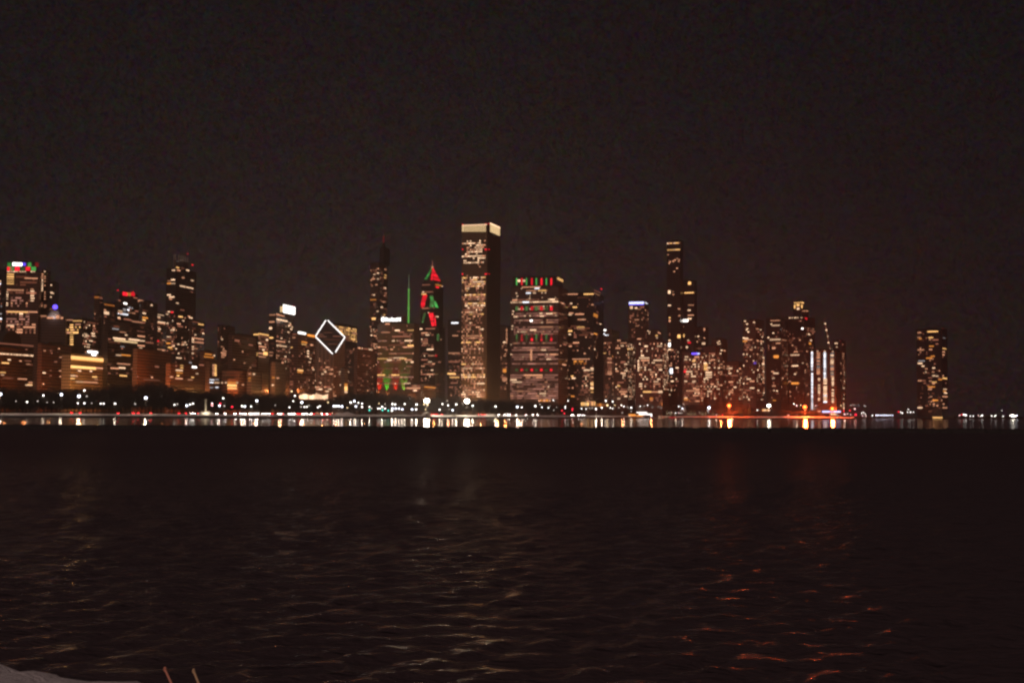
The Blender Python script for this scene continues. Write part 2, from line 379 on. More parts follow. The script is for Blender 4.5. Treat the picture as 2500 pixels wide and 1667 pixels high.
b = B('dark low block with short strips of warm windows right of the amber lit block', 1700, 255, 261, 332, 862, 'dark', cat='building', g=10)
for x0, x1, y, k in ((283, 296, 867, 'W'), (296, 319, 867, 'O'), (262, 272, 889, 'D'), (286, 318, 888.5, 'M'), (270, 290, 899, 'M'), (290, 306, 898, 'W'), (320, 332, 901, 'D'), (264, 270, 911, 'D'), (283, 288, 911, 'D'), (292, 310, 917, 'Y'), (308, 314, 911, 'D')):
    b.lit('E', x0, y - 1.8, x1, y + 1.8, k)
b = B('plain red brown block above the dark trees with almost no lit windows', 1690, 328, 334, 418, 853, 'brick', cat='building', g=10)
b.lit('E', 350, 926, 390, 928.5, 'D').dots('E', [(371, 921)], 'M', 2.4).lit('E', 378, 893, 388, 897, 'D').dots('E', [(333, 919)], 'D', 2)
b = B('narrow tower with a bright stack of white windows near its top', 2050, 376, 383, 404, 766, 'dark', g=12)
for x0, x1, y, k in ((379, 394, 768, 'W'), (380, 386, 773, 'W'), (385, 392, 777, 'M'), (379, 398, 786, 'W'), (379, 398, 789, 'M'), (382, 388, 798, 'M'), (386, 392, 803, 'W'), (385, 391, 808, 'M'), (393, 397, 813, 'D')): b.lit('E', x0, y - 1.5, x1, y + 1.5, k)
b.dots('E', [(383, 832)], 'R', 2.2).area('E', 383, 815, 404, 900, .15, 'dim')
b = B('tall black tower with a crown of faint vertical fins', 2250, 402, 427, 477, 655, 'dark', g=12, name='fin_crowned_tower')
b.tier(420, 428, 456, 636, 'dark', dD=8, ybase=655)
FIN = b
for x0, x1, y, k in ((429, 436, 653, 'Y'), (420, 428, 660, 'W'), (432, 440, 660, 'M'), (442, 450, 655, 'D'), (455, 462, 660, 'W'), (444, 450, 678, 'M'), (466, 473, 685, 'W'), (439, 472, 701, 'W'), (452, 455, 701, 'E'),
                     (466, 471, 713, 'D'), (430, 436, 740, 'W'), (436, 446, 773, 'Y'), (462, 470, 776, 'W'), (445, 450, 783, 'W'), (440, 450, 757, 'D'), (416, 428, 692, 'W')):
    b.lit('E' if x0 > 427 else 'S', x0, y - 1.7, x1, y + 1.7, k)
for x0, x1, y, k in ((409, 418, 686, 'M'), (418, 427, 683, 'W'), (408, 417, 692, 'O'), (408, 417, 720, 'W'), (413, 426, 725, 'W'), (413, 420, 730, 'M'), (410, 414, 761, 'W'), (417, 423, 762, 'R'), (407, 415, 822, 'W'), (406, 416, 838, 'O'), (410, 420, 848, 'Y'), (415, 422, 852, 'O')):
    b.lit('S', x0, y - 1.7, x1, y + 1.7, k)
b.area('S', 402, 760, 427, 900, .22, 'off', run=2).area('E', 428, 765, 477, 900, .14, 'off', run=2).dots('E', [(462, 621)], 'r', 1.8, 1).dots('E', [(470, 647)], 'R', 1.8)
for x, y in ((425, 844), (430, 851), (455, 841), (448, 841), (452, 835), (420, 805), (424, 804)): b.dots('S' if x < 427 else 'E', [(x, y)], 'W', 2)
b = B('office tower with level window bands and a white dotted left edge', 2080, 462, 468, 499, 784, 'brown', g=12)
b.lit('E', 484, 790, 497, 794, 'Y').lit('E', 466, 784, 484, 788, 'D').lit('E', 470, 825, 497, 828, 'M').lit('E', 470, 834.5, 497, 837.5, 'M').dots('E', [(477, 817), (496, 814)], 'W', 2.2)
for y in (825, 829, 834, 846, 852, 862): b.dots('E', [(466.5, y)], 'W', 2.2)
b.area('E', 468, 800, 498, 880, .2, 'dim')
b = B('red brown low block with a clump of yellow windows and lit entrance', 1700, 410, 415, 512, 886, 'brick', cat='building', g=10)
for x0, x1, y, k in ((440, 447, 892, 'Y'), (440, 447, 898, 'Y'), (429, 446, 904, 'W'), (430, 446, 910, 'O'), (432, 438, 917, 'Y'), (428, 446, 924, 'M'), (414, 421, 920, 'M'), (458, 470, 927, 'M'), (467, 473, 921, 'Y'), (469, 480, 896, 'V'), (478, 484, 912, 'W'), (428, 432, 893, 'D'), (486, 498, 891, 'D'), (462, 468, 885, 'c')):
    b.lit('E', x0, y - 1.8, x1, y + 1.8, k)
b = B('short block with two orange lit top floors behind the narrow ladder window block', 1850, 492, 497, 524, 858, 'brick', cat='building', g=10)
b.lit('E', 500, 863, 517, 866.5, 'O').lit('E', 497, 870, 521, 873, 'O').dots('E', [(523, 868)], 'W', 2)
b = B('dark tower with a rounded dome roof left of centre', 2250, 528, 538, 572, 792, 'dark', g=10, name='domed_tower', roof=False)
DOM = b
b.area('S', 528, 800, 538, 870, .15, 'dim').area('E', 538, 800, 572, 830, .08, 'dim')
for i, (x0, x1) in enumerate(((535, 546), (544, 548), (543, 553), (534, 552), (541, 552), (540, 548))): b.lit('E', max(x0, 539), 845 + i * 5, x1, 848 + i * 5, 'M')
b.dots('E', [(542, 828)], 'W', 2.4).area('E', 538, 840, 572, 930, .1, 'dim')
b = B('broad dull brown block with few lights behind the bright yellow pavilion', 1980, 556, 566, 632, 815, 'brown', cat='building', g=10)
b.area('E', 566, 822, 632, 930, .09, 'dim').lit('E', 573, 829, 585, 834, 'D').dots('E', [(572, 878), (597, 886)], 'M', 2)
b = B('narrow block with a double column of greenish yellow windows above the trees', 1690, 507, 512, 541, 884, 'dark', cat='building', g=10)
for i in range(6): b.lit('E', 519, 889.5 + i * 4.8, 522.5, 893 + i * 4.8, 'M').lit('E', 523.5, 889.5 + i * 4.8, 528.5, 893.5 + i * 4.8, 'Y')
for x0, x1, y, k in ((512, 523, 927, 'C'), (526, 534, 926.5, 'c'), (512, 521, 933.5, 'C'), (523, 535, 934, 'W'), (512, 520, 946, 'c'), (526, 533, 945.5, 'C')): b.lit('E', x0, y - 1.6, x1, y + 1.6, k)
b = B('small pavilion with two blazing yellow bands of light behind the trees', 1660, 552, 555, 581, 924, 'brick', name='pavilion', cat='building', g=10)
b.lit('E', 555, 938, 577, 943, 'Y', 0, .4).lit('E', 555.5, 945.6, 577.5, 949.5, 'Y', 0, .4).lit('E', 555, 931.5, 577, 936, 'O').lit('E', 576, 932, 582, 936, 'W')
b.lit('S', 549, 932, 554, 936, 'W')
b = B('low reddish block with one lit corner just right of the yellow pavilion', 1720, 538, 582, 604, 905, 'brick', cat='building', g=10)
b.lit('S', 540, 932, 554, 936.5, 'W').lit('S', 545, 925, 560, 929, 'o').dots('E', [(593, 939)], 'M', 2.4)
b = B('tower with a bright yellow top floor and another yellow band lower down', 2080, 617, 630, 657, 812, 'dark', g=10)
b.lit('S', 619, 814.5, 631, 818.5, 'Y').lit('E', 631, 814.5, 656, 818.5, 'Y').lit('S', 619, 860.5, 630, 864, 'Y').lit('E', 631, 861, 643, 864, 'M').lit('E', 643, 859, 653, 867, 'Y').lit('S', 623, 865, 629, 869, 'Y').lit('E', 631, 869, 649, 872.5, 'M')
b.area('S', 618, 822, 630, 858, .4, 'dim').area('E', 630, 822, 656, 858, .4, 'off', run=2).lit('E', 632, 845, 650, 848, 'M').dots('E', [(631, 837), (643, 854)], 'W', 2.4).area('S', 618, 880, 630, 900, .15, 'dim')
b = B('dark tower carrying a big glowing white box sign on its roof', 2150, 656, 673, 716, 768, 'dark', g=10)
b.tier(684, 690, 719, 748, 'dark', dD=10, ybase=768, roof=False)
b.lit('E', 690.5, 746.5, 717.5, 765, 'V', 1, 1.2).lit('S', 684.5, 748, 689.8, 762, 'U', 1, .9).dots('E', [(717, 748)], 'R', 1.5, 1)
b.lit('S', 657, 766.5, 672, 771, 'M').lit('E', 674, 767, 694, 771.5, 'M').lit('E', 675, 780, 702, 783.5, 'W').lit('E', 676, 784.5, 684, 787, 'M').lit('S', 657, 784, 670, 787.5, 'M').lit('S', 657, 798.5, 664, 804, 'W').lit('S', 657, 822.5, 667, 826.5, 'Y')
b.lit('E', 674, 832, 696, 835, 'M').lit('E', 675, 842.5, 700, 846, 'W').lit('E', 675, 855.5, 690, 858, 'D').lit('E', 674, 866.5, 682, 869.5, 'M').lit('S', 657, 858.5, 666, 861.5, 'M').lit('S', 657, 866, 666, 869, 'M')
b.area('E', 674, 788, 716, 900, .1, 'off', run=1.5).area('S', 657, 830, 672, 900, .12, 'dim').dots('E', [(708, 789), (706, 795), (713, 799), (711, 804), (704, 811), (687, 826), (706, 834), (713, 848)], 'W', 2)
b = B('pale stone slab lit tan by a floodlight below the white roof box tower', 1740, 664, 671, 697, 883, 'white', cat='building', name='stone_slab', g=10)
TAN = b
b.lit('S', 664, 920, 671, 923.5, 'O').lit('E', 675, 921, 681, 924.5, 'M').dots('E', [(690, 885)], 'M', 2.4).dots('S', [(666, 940)], 'W', 2.2)
b = B('low stone block lit dull orange left of the tan floodlit slab', 1735, 604, 613, 640, 908, 'stone', cat='building', g=10)
TAN2 = b
b.lit('S', 606, 911, 613, 914, 'M').dots('E', [(620, 913)], 'W', 2.4).lit('S', 606, 921, 612, 925, 'O').lit('S', 606, 928, 612, 930.5, 'O')
b = B('red brown tower with a white lamp strip on its roof left of the diamond roof', 1980, 706, 726, 770, 814, 'brown', g=10)
b.lit('E', 728, 811, 745, 815, 'V', 0, 1.0).lit('S', 714, 815, 725, 817, 'D').area('S', 706, 820, 726, 960, .22, 'resd').area('E', 728, 820, 770, 960, .16, 'resd')
b.lit('E', 736, 833.5, 750, 837, 'O').lit('E', 736, 838.5, 748, 842.5, 'Y').lit('E', 726, 902, 740, 906, 'Y').lit('E', 726, 906.8, 739, 910.5, 'O').dots('S', [(712, 848)], 'Y', 2.6)
for x, y in ((752, 857), (752, 863), (752, 870), (758, 875), (756, 884), (765, 902)): b.dots('E', [(x, y)], 'W', 2.2)
b.lit('E', 750, 817, 768, 822, 'O', 0, 1.0)
# centre
def diamond():
    D = 2350; label = 'tower with a sliced slanting roof outlined by a bright white diamond of light'
    left, right, front = plan(767.5, D + 22), plan(840, D + 26), plan(813, D)
    back = left + right - front
    root = empty('diamond_tower', (front.x, front.y, GZ)); tag(root, label, 'tower')
    z = {}
    for n, (p, x, y) in dict(f=(front, 813, 867), l=(left, 767.5, 822), r=(right, 840, 824)).items():
        d = ray(x, y); z[n] = 5 + d.z * (p.length / d.xy.length) - GZ
    z['b'] = z['l'] + z['r'] - z['f']
    L = lambda p, h: (p.x - front.x, p.y - front.y, h)
    P = [L(front, 0), L(right, 0), L(back, 0), L(left, 0)]; T = [L(front, z['f']), L(right, z['r']), L(back, z['b']), L(left, z['l'])]
    m = MB()
    for i in range(4):
        j = (i + 1) % 4; m.face([P[i], P[j], T[j], T[i]])
    m.build('wall', WALL['stone'], root)
    m = MB(); m.face(T)
    # window slots in the slanted roof
    o = m.build('roof', ROOF, root)
    sh = MB()
    up = Vector((0, 0, .6))
    def bar(a, b, i0, i1, r=.95):
        a, b = Vector(a), Vector(b); sh2 = MB(); n = up
        sh2.tube(a.lerp(b, i0) + n, a.lerp(b, i1) + n, r, r, 6); sh2.build('light_strip', LIT['X'], root)
    bar(T[0], T[3], .06, .99); bar(T[0], T[1], .16, .99); bar(T[3], T[2], .01, .93); bar(T[1], T[2], .01, .93)
    a, b_, c, d = [Vector(t) for t in T]
    def slot(v0, u0, u1, key):                       # lit slots across the sliced roof
        nrm = (b_ - a).cross(d - a).normalized() * .15
        q = lambda u, v: a + (b_ - a) * u + (d - a) * v + nrm
        s = MB(); 
        p0, p1 = a.lerp(c, v0), None
        w = (b_ - d)
        cen = a.lerp(c, v0); half = w * (.5 * (1 - abs(2 * v0 - 1)))
        p = cen + half * u0; r_ = cen + half * u1; dv = (c - a) * .018
        s.face([p + nrm, r_ + nrm, r_ + dv + nrm, p + dv + nrm]); s.build('window', LIT[key], root)
    slot(.42, -.5, .75, 'E'); slot(.5, -.85, -.25, 'D'); slot(.52, .2, .8, 'D'); slot(.62, -.5, .3, 'E'); slot(.3, -.4, .7, 'E'); slot(.56, -.95, -.5, 'D')
    # ribbon windows on the two visible sides
    cnt = 0
    for (A, Bp, zA, zB) in ((left, front, z['l'], z['f']), (front, right, z['f'], z['r'])):
        e = Bp - A; ln = e.length; e.normalize(); nrm = Vector((e.y, -e.x)); nb = int(ln / BW); ang = math.atan2(e.y, e.x)
        for k in range(int(min(zA, zB) / FH)):
            i = 0; dens = .16 if rnd() < .8 else .5
            while i < nb:
                n = max(1, int(rnd() * 4)); n = min(n, nb - i)
                if rnd() < dens and cnt < 100:
                    c = A + e * ((i + n / 2) * BW) + nrm * .02; key = random.choice('MMDDEEW')
                    put('window', PANE[key], root, (c.x - front.x, c.y - front.y, (k + .5) * FH), (0, 0, ang), (n * BW - .6, .3, 2)); cnt += 1
                i += n
diamond()
b = B('dark office tower with rows of yellow windows on its upper floors beside the white diamond', 2480, 806, 815, 872, 790, 'dark', g=16)
b.area('E', 816, 793, 872, 832, .8, 'yel', floorvar=.25, run=3).area('S', 806, 795, 815, 830, .6, 'yel')
b.lit('E', 840, 905, 852, 909, 'W').area('E', 816, 850, 872, 950, .25, 'resd').area('S', 806, 880, 815, 950, .2, 'resd')
b = B('small tower glowing orange at its foot in front of the diamond roof tower', 2050, 838, 841, 850, 900, 'stone', cat='building', g=10)
b.lit('E', 841, 936, 848, 942, 'O').lit('E', 841, 943, 848, 954, 'Y').lit('E', 841, 955, 848, 959, 'W')
b = B('reddish brown slab with one lit row of windows near its roof', 2200, 866, 872, 916, 848, 'brick', cat='building', g=14)
b.row('E', 873, 910, 853, .8, 'off', run=2).area('E', 873, 858, 914, 960, .13, 'resd')
b = B('slim tower with scattered warm windows and a thin dark red mast', 2900, 903, 924, 945, 642, 'brown', g=18, name='mast_tower')
MAST = b
b.tier(926, 934, 950, 605, 'dark', dD=10, ybase=645, L=30)
for x, y, k in ((923, 656, 'M'), (941, 658, 'M'), (914, 670, 'W'), (924, 667, 'W'), (941, 672, 'Y'), (940, 678, 'Y'), (934, 678, 'D'), (924, 681, 'W'), (906, 684, 'M'), (905, 695, 'D'), (919, 695, 'M'), (940, 703, 'W'), (940, 715, 'D'), (913, 720, 'W'), (939, 722, 'D'), (938, 737, 'M'), (933, 736, 'D'), (914, 742, 'D'), (932, 750, 'W'), (940, 754, 'D'), (923, 760, 'W'), (938, 768, 'Y'), (936, 773, 'W')):
    b.lit('S' if x < 924.5 else 'E', x - 2.6, y - 1.6, x + 2.6, y + 1.6, k)
b.lit('S', 902, 730, 917, 733.5, 'O').lit('S', 908, 775.5, 917, 780.5, 'Y').area('S', 903, 655, 924, 800, .1, 'resd').area('E', 925, 655, 945, 800, .12, 'resd')
b = B('brown block with rows of windows left of the white lettered tower', 2500, 898, 904, 930, 800, 'brown', cat='building', g=14)
b.area('E', 903, 804, 930, 850, .35, 'off', run=2).area('E', 903, 850, 930, 960, .12, 'resd')
# tower with the white lettering
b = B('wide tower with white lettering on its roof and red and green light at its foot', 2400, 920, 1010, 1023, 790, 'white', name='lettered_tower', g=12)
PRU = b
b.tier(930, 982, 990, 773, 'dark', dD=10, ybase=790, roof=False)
b.lit('S', 940, 789, 952, 792.5, 'M').row('S', 925, 1010, 804.5, .3, 'off').lit('S', 964, 804.5, 976, 808.5, 'W').lit('S', 996, 804.5, 1012, 808, 'Y').row('S', 923, 950, 811, .8, 'off', run=2)
b.row('S', 923, 1010, 834, .5, 'row').lit('S', 995, 841.5, 1010, 845.5, 'Y').row('S', 923, 1010, 850, .65, 'off').row('S', 922, 1010, 865, .75, 'off').lit('S', 921, 873.5, 946, 877.5, 'Y').row('S', 948, 1010, 871, .7, 'off').lit('S', 975, 873.5, 993, 877, 'Y')
b.row('S', 946, 1010, 880, .8, 'off').row('S', 921, 1010, 886, .5, 'row').row('S', 921, 1000, 901, .45, 'row').row('S', 921, 980, 913, .6, 'yel').row('S', 921, 1010, 923, .95, 'row').row('S', 921, 1000, 938, .95, 'off', run=6).row('S', 990, 1010, 947, .9, 'off')
b.area('S', 922, 795, 1010, 950, .14, 'dim')
PRUA = b
b = B('long low block with three close window rows below the pointed tower', 2230, 990, 1026, 1064, 938, 'brown', cat='building', g=10)
for y, d in ((943.5, .8), (949, .95), (954.5, .5)): b.row('S', 990, 1026, y, d, 'off', run=2)
b.lit('E', 1036, 944, 1063, 946.5, 'O').lit('E', 1042, 949, 1062, 951, 'o')
# pointed tower with chevron facets
def pointed():
    D = 2480
    b = B('tower with a pointed crown of red and green lit facets and a needle on top', D, 1025, 1062, 1086, 797, 'dark', name='pointed_tower', g=24, roof=False)
    b.tier(1026, 1060, 1082, 750, 'dark', dD=4, ybase=797, roof=False); b.tier(1028, 1058, 1081, 700, 'dark', dD=8, ybase=750, roof=False)
    t = b.tiers[2]; W, L, z = t['W'], t['L'], t['z1']; ox, oy = t['ox'], t['oy']
    cx, cy = ox - W / 2, oy + L / 2; zt = at(1060, 651, D + 25).z - GZ
    c4 = [(ox - W, oy), (ox, oy), (ox, oy + L), (ox - W, oy + L)]
    m = MB()
    mid = [(cx + (p[0] - cx) * .80, cy + (p[1] - cy) * .80) for p in c4]; zm = z + (zt - z) * .32
    for i in range(4):
        j = (i + 1) % 4
        m.face([(*c4[i], z), (*c4[j], z), (*mid[j], zm), (*mid[i], zm)]); m.face([(*mid[i], zm), (*mid[j], zm), (cx, cy, zt)])
    m.build('spire_roof', WALL['dark'], b.root)
    m = MB(); m.cyl(cx, cy, zt - 2, at(1060, 635, D + 25).z - GZ, 1.3, .35, 6); m.build('needle', LIT['D'], b.root)
    m = MB(); m.ball((cx, cy, zt - .5), 2.2); m.build('beacon', LIT['M'], b.root)
    A = Vector((cx, cy, zt))
    def facet(pts, key, name='lit_facet'):  # floodlit crown facets, the coloured floodlight put in as emission
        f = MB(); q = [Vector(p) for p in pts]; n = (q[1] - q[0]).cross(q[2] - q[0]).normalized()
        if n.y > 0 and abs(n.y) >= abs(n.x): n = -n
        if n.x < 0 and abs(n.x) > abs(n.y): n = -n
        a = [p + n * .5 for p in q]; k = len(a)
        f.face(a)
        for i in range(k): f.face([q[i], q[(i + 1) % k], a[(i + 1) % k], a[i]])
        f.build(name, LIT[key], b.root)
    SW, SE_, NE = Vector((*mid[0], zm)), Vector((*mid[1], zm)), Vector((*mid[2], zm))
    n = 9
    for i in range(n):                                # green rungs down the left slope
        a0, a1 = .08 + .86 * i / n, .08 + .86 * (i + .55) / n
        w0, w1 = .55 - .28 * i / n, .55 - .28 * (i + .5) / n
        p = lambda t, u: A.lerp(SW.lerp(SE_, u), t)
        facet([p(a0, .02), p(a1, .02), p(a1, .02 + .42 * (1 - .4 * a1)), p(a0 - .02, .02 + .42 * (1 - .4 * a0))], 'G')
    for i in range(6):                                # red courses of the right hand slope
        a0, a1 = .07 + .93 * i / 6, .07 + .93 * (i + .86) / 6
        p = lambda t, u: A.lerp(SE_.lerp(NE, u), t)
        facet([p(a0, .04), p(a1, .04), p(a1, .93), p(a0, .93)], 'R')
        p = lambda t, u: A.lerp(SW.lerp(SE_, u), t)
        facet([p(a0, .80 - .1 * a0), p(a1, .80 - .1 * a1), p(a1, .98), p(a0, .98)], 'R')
    b.lit('S', 1030, 694, 1050, 697, 'D', 2, .4).lit('E', 1063, 694, 1078, 698.5, 'O', 2, .4).lit('E', 1064, 700, 1072, 703, 'R', 2).dots('E', [(1080, 699)], 'W', 1.6, 2)
    b.row('S', 1028, 1062, 713, .95, 'off', 2, run=2).lit('S', 1029, 717, 1041, 719.5, 'Y', 2)
    def chevron(face, ti, y0, y1, xa0, xa1, xb0, xb1, key, steps=6):  # floodlit chevron facets, stepped out of glowing coloured panes
        for i in range(steps):
            f0 = i / steps; y = y0 + (y1 - y0) * f0; h = (y1 - y0) / steps
            l = xa0 + (xb0 - xa0) * f0; r = xa1 + (xb1 - xa1) * f0
            b.lit(face, l, y, r, y + h * .93, key, ti, .5)
    chevron('S', 2, 720, 749, 1032, 1043, 1025, 1034, 'R'); chevron('S', 2, 722, 753, 1051, 1058, 1060, 1071, 'g', 7)
    chevron('S', 2, 722, 750, 1050, 1057, 1056.5, 1058, 'G', 4)
    chevron('E', 2, 735, 753, 1059, 1064, 1063, 1072, 'G', 4)
    b.row('S', 1030, 1060, 752, .7, 'dim', 1).lit('S', 1028, 749, 1034, 752, 'R', 2)
    chevron('S', 1, 764, 788, 1034, 1040, 1029, 1033, 'g'); chevron('S', 1, 764, 796, 1047, 1058, 1055, 1059.8, 'R', 7); chevron('E', 1, 770, 796, 1060, 1061, 1060.5, 1065, 'R', 4)
    for x, y in ((1046, 763), (1051, 773), (1065, 773), (1069, 773)): b.dots('S' if x < 1060 else 'E', [(x, y)], 'W', 1.5, 1)
    b.row('S', 1026, 1062, 804, .95, 'off').row('S', 1040, 1062, 809.5, .6, 'off').lit('E', 1066, 815, 1072, 832, 'g')
    b.area('S', 1025, 812, 1062, 955, .34, 'off', floorvar=.9).area('E', 1064, 812, 1086, 955, .06, 'dim').dots('E', [(1063, 868)], 'R', 2.6)
    b.row('S', 1026, 1062, 867, .9, 'off').row('S', 1030, 1062, 888, .8, 'off').row('S', 1026, 1062, 914, .9, 'off')
pointed()
b = B('dark low tower with a white lit roof edge left of the tallest tower', 2500, 1094, 1126, 1132, 782, 'dark', g=14)
b.lit('S', 1102, 786.5, 1119, 790, 'C').row('S', 1102, 1124, 810, .7, 'off', run=2).row('S', 1105, 1124, 817, .5, 'off', run=2)
for y, a, c, k in ((862, 1095, 1122, 'M'), (883, 1095, 1122, 'D'), (912, 1092, 1112, 'Y'), (921, 1098, 1122, 'Y')): b.lit('S', a, y - 2, c, y + 2, k)
b.area('S', 1094, 860, 1126, 965, .28, 'resd')
# the tallest tower
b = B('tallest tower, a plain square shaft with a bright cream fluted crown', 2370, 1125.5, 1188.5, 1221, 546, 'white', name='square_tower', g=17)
AON = b
for i in range(15):
    x = 1128.4 + i * 4.02; b.lit('S', x - 1.15, 549.5, x + 1.15, 566, 'U', 0, .5)
b.lit('S', 1127, 548, 1187.5, 551.5, 'W', 0, .8)
b.lit('E', 1196.5, 551.5, 1220, 571, 'U', 0, .5).lit('E', 1196.5, 549, 1220, 553, 'W', 0, .8)
A = b.area
for y, ivs, s in ((587, ((1138, 1143), (1146, 1150), (1170, 1173), (1181, 1183)), 'aon'), (594, ((1127, 1163), (1168, 1173)), 'aon'), (598, ((1142, 1151), (1162, 1184)), 'aon'), (603, ((1139, 1151), (1159, 1184)), 'aon'), (608.5, ((1139, 1143), (1146, 1178),), 'aon'), (613, ((1139, 1158), (1160, 1177)), 'aon'),
                  (618.5, ((1131, 1150), (1161, 1164)), 'aon'), (623, ((1127, 1186),), 'aon'), (628, ((1137, 1142), (1153, 1160), (1165, 1184)), 'aon'), (634, ((1131, 1139), (1165, 1174)), 'aon'), (639, ((1131, 1168), (1172, 1180)), 'aon'), (644, ((1136, 1142), (1165, 1169)), 'aon'), (652.5, ((1168, 1172),), 'aon'),
                  (679, ((1127, 1142), (1146, 1166), (1172, 1184)), 'aoy'), (684, ((1127, 1138), (1146, 1166), (1172, 1184)), 'aoy'), (689.5, ((1127, 1141), (1146, 1184)), 'aoy'), (694.5, ((1131, 1184),), 'aoy'), (699, ((1136, 1182),), 'aoy'), (704, ((1136, 1146), (1165, 1170)), 'aoy'), (709, ((1138, 1143),), 'aoy'),
                  (720, ((1127, 1184),), 'aoy'), (725.5, ((1127, 1160), (1165, 1184)), 'aod'), (731, ((1127, 1134), (1146, 1184)), 'aod'), (742, ((1134, 1184),), 'aoy'), (747, ((1134, 1184),), 'aod'), (752.5, ((1138, 1180),), 'aod'), (757.5, ((1134, 1180),), 'aod'), (762, ((1136, 1178),), 'aod'), (767, ((1129, 1180),), 'aoy'),
                  (790, ((1141, 1148), (1150, 1157)), 'aoy'), (795, ((1134, 1160),), 'aod'), (803, ((1168, 1182),), 'aoy'), (821, ((1126, 1180),), 'aoy'), (826, ((1136, 1180),), 'aod'), (834, ((1128, 1148), (1160, 1180)), 'aoy'), (853, ((1126, 1182),), 'aod'), (859, ((1152, 1182),), 'aod'),
                  (889, ((1126, 1182),), 'aoy'), (897, ((1126, 1182),), 'aod'), (916, ((1124, 1182),), 'aoy'), (921, ((1124, 1182),), 'aoy'), (936, ((1150, 1182),), 'aod'), (946, ((1130, 1182),), 'aod'), (951, ((1130, 1182),), 'aod'), (956, ((1130, 1182),), 'aod'), (961, ((1126, 1182),), 'aod'), (966, ((1130, 1182),), 'aod')):
    for a, c in ivs: b.row('S', a, c, y, .93, s, run=1.0)
b.area('S', 1126, 772, 1184, 968, .3, 'pink', run=1.0).area('S', 1127, 672, 1184, 772, .16, 'pink', run=1.0)
for x, y in ((1124, 547.5), (1127, 547), (1186, 545), (1193, 545.5)): b.dots('S' if x < 1191 else 'E', [(max(x, 1127), y + 1.5)], 'R', 1.4)
for y in (609, 669): b.dots('S', [(1127.5, y), (1185, y), (1188, y)], 'R', 1.5).dots('E', [(1194, y)], 'R', 1.4)
b = B('dark tower with a dotted yellow edge behind and right of the tallest tower', 2650, 1208, 1239, 1248, 796, 'brown', g=17)
for i in range(11): b.dots('S', [(1237, 803 + i * 3.4)], 'M', 1.6)
b.area('S', 1212, 840, 1239, 965, .2, 'resd').lit('S', 1228, 833.5, 1235, 837, 'W').lit('S', 1228, 900, 1236, 909, 'O').lit('S', 1226, 922, 1238, 930, 'M').dots('S', [(1215, 845), (1215, 880)], 'W', 2)
# broad office tower with the coloured crown
b = B('broad office tower packed with white window rows and red and green crown stripes', 2240, 1246, 1363, 1386, 700, 'mid', name='striped_tower', g=14)
BCB = b
b.tier(1252, 1356, 1374, 675, 'dark', dD=8, ybase=700)
for i, x in enumerate((1261.5, 1274, 1285.5, 1298.5, 1309.5, 1322, 1334, 1346)):
    b.lit('S', x - (2 if i % 2 else 1.5), 679, x + (2 if i % 2 else 1.5), 696, 'R' if i % 2 else 'G', 1, .5)
b.dots('S', [(1267, 685.5), (1279.5, 685.5)], 'W', 3.3, 1).lit('E', 1366, 682.5, 1379, 688, 'Y', 1, .8)
b.lit('S', 1274, 699.8, 1320, 702, 'M').row('S', 1262, 1363, 705, .55, 'wht', run=2).row('S', 1272, 1362, 711, .7, 'yel', run=2).row('S', 1258, 1362, 716, .15, 'wht', run=1)
b.dots('S', [(1263, 723), (1294, 722), (1261, 729), (1293, 728), (1324, 726.5), (1356, 726.5)], 'W', 1.7)
b.row('S', 1250, 1362, 733.5, .85, 'off', run=2).row('S', 1247, 1362, 739.5, .97, 'wht', run=3).row('E', 1365, 1380, 739, .9, 'off', run=2)
for i, x in enumerate((1261.5, 1274, 1285.5, 1298.5, 1309.5, 1322, 1334, 1346)):
    b.lit('S', x - 3, 748, x + 3, 758, 'R' if i % 2 else 'g', 0, .5)
    b.lit('S', x - 2, 816, x + 2, 833, 'r' if i % 2 else 'g', 0, .5)
    b.lit('S', x - 2.5, 826 if i in (3, 7) else 828, x + 2.5, 832, 'R' if i % 2 else 'E', 0, .6)
    b.lit('S', x - 3, 900, x + 2.5, 905.5, 'R' if i % 2 else 'g', 0, .5)
b.row('S', 1262, 1350, 750, .4, 'off').row('S', 1264, 1350, 756, .6, 'off')
for y in (762, 767.5, 773, 779, 784.5, 790, 796, 802, 807.5, 812.5): b.row('S', 1254 if y > 765 else 1300, 1363, y, .84, 'row', run=1.3)
for y in (840, 846, 851.5, 857, 863, 868.5, 874, 879, 885, 890.5): b.row('S', 1249, 1363, y, .84, 'row', run=1.3)
for y in (916, 921.5, 927, 932, 938, 943.5, 949, 954.5, 960, 965.5, 971): b.row('S', 1247, 1362, y, .8, 'row', run=2)
for x, y in ((1251, 796), (1250, 803), (1253, 760), (1252, 767), (1256, 772), (1247, 841), (1248, 865)): b.dots('S', [(x, y)], 'W', 2)
b.lit('S', 1294, 803.5, 1309, 807.5, 'W').lit('S', 1333, 764, 1349, 767.5, 'W').lit('S', 1318, 770, 1328, 773.5, 'W').lit('S', 1254, 771.5, 1264, 775, 'W').lit('S', 1294, 781, 1300, 785, 'V')
b.lit('S', 1295, 852, 1299, 880, 'M')
b.area('E', 1364, 745, 1386, 960, .07, 'dim')
b = B('tall dark tower with uneven warm windows right of the striped crown tower', 2330, 1383, 1449, 1474, 714, 'dark', g=15)
b.lit('S', 1381, 716.5, 1407, 720, 'M').lit('S', 1425, 716, 1449, 720, 'Y').lit('E', 1450, 710, 1467, 714, 'D').lit('E', 1450, 717, 1464, 719.5, 'M').dots('E', [(1468, 705.5)], 'R', 1.8)
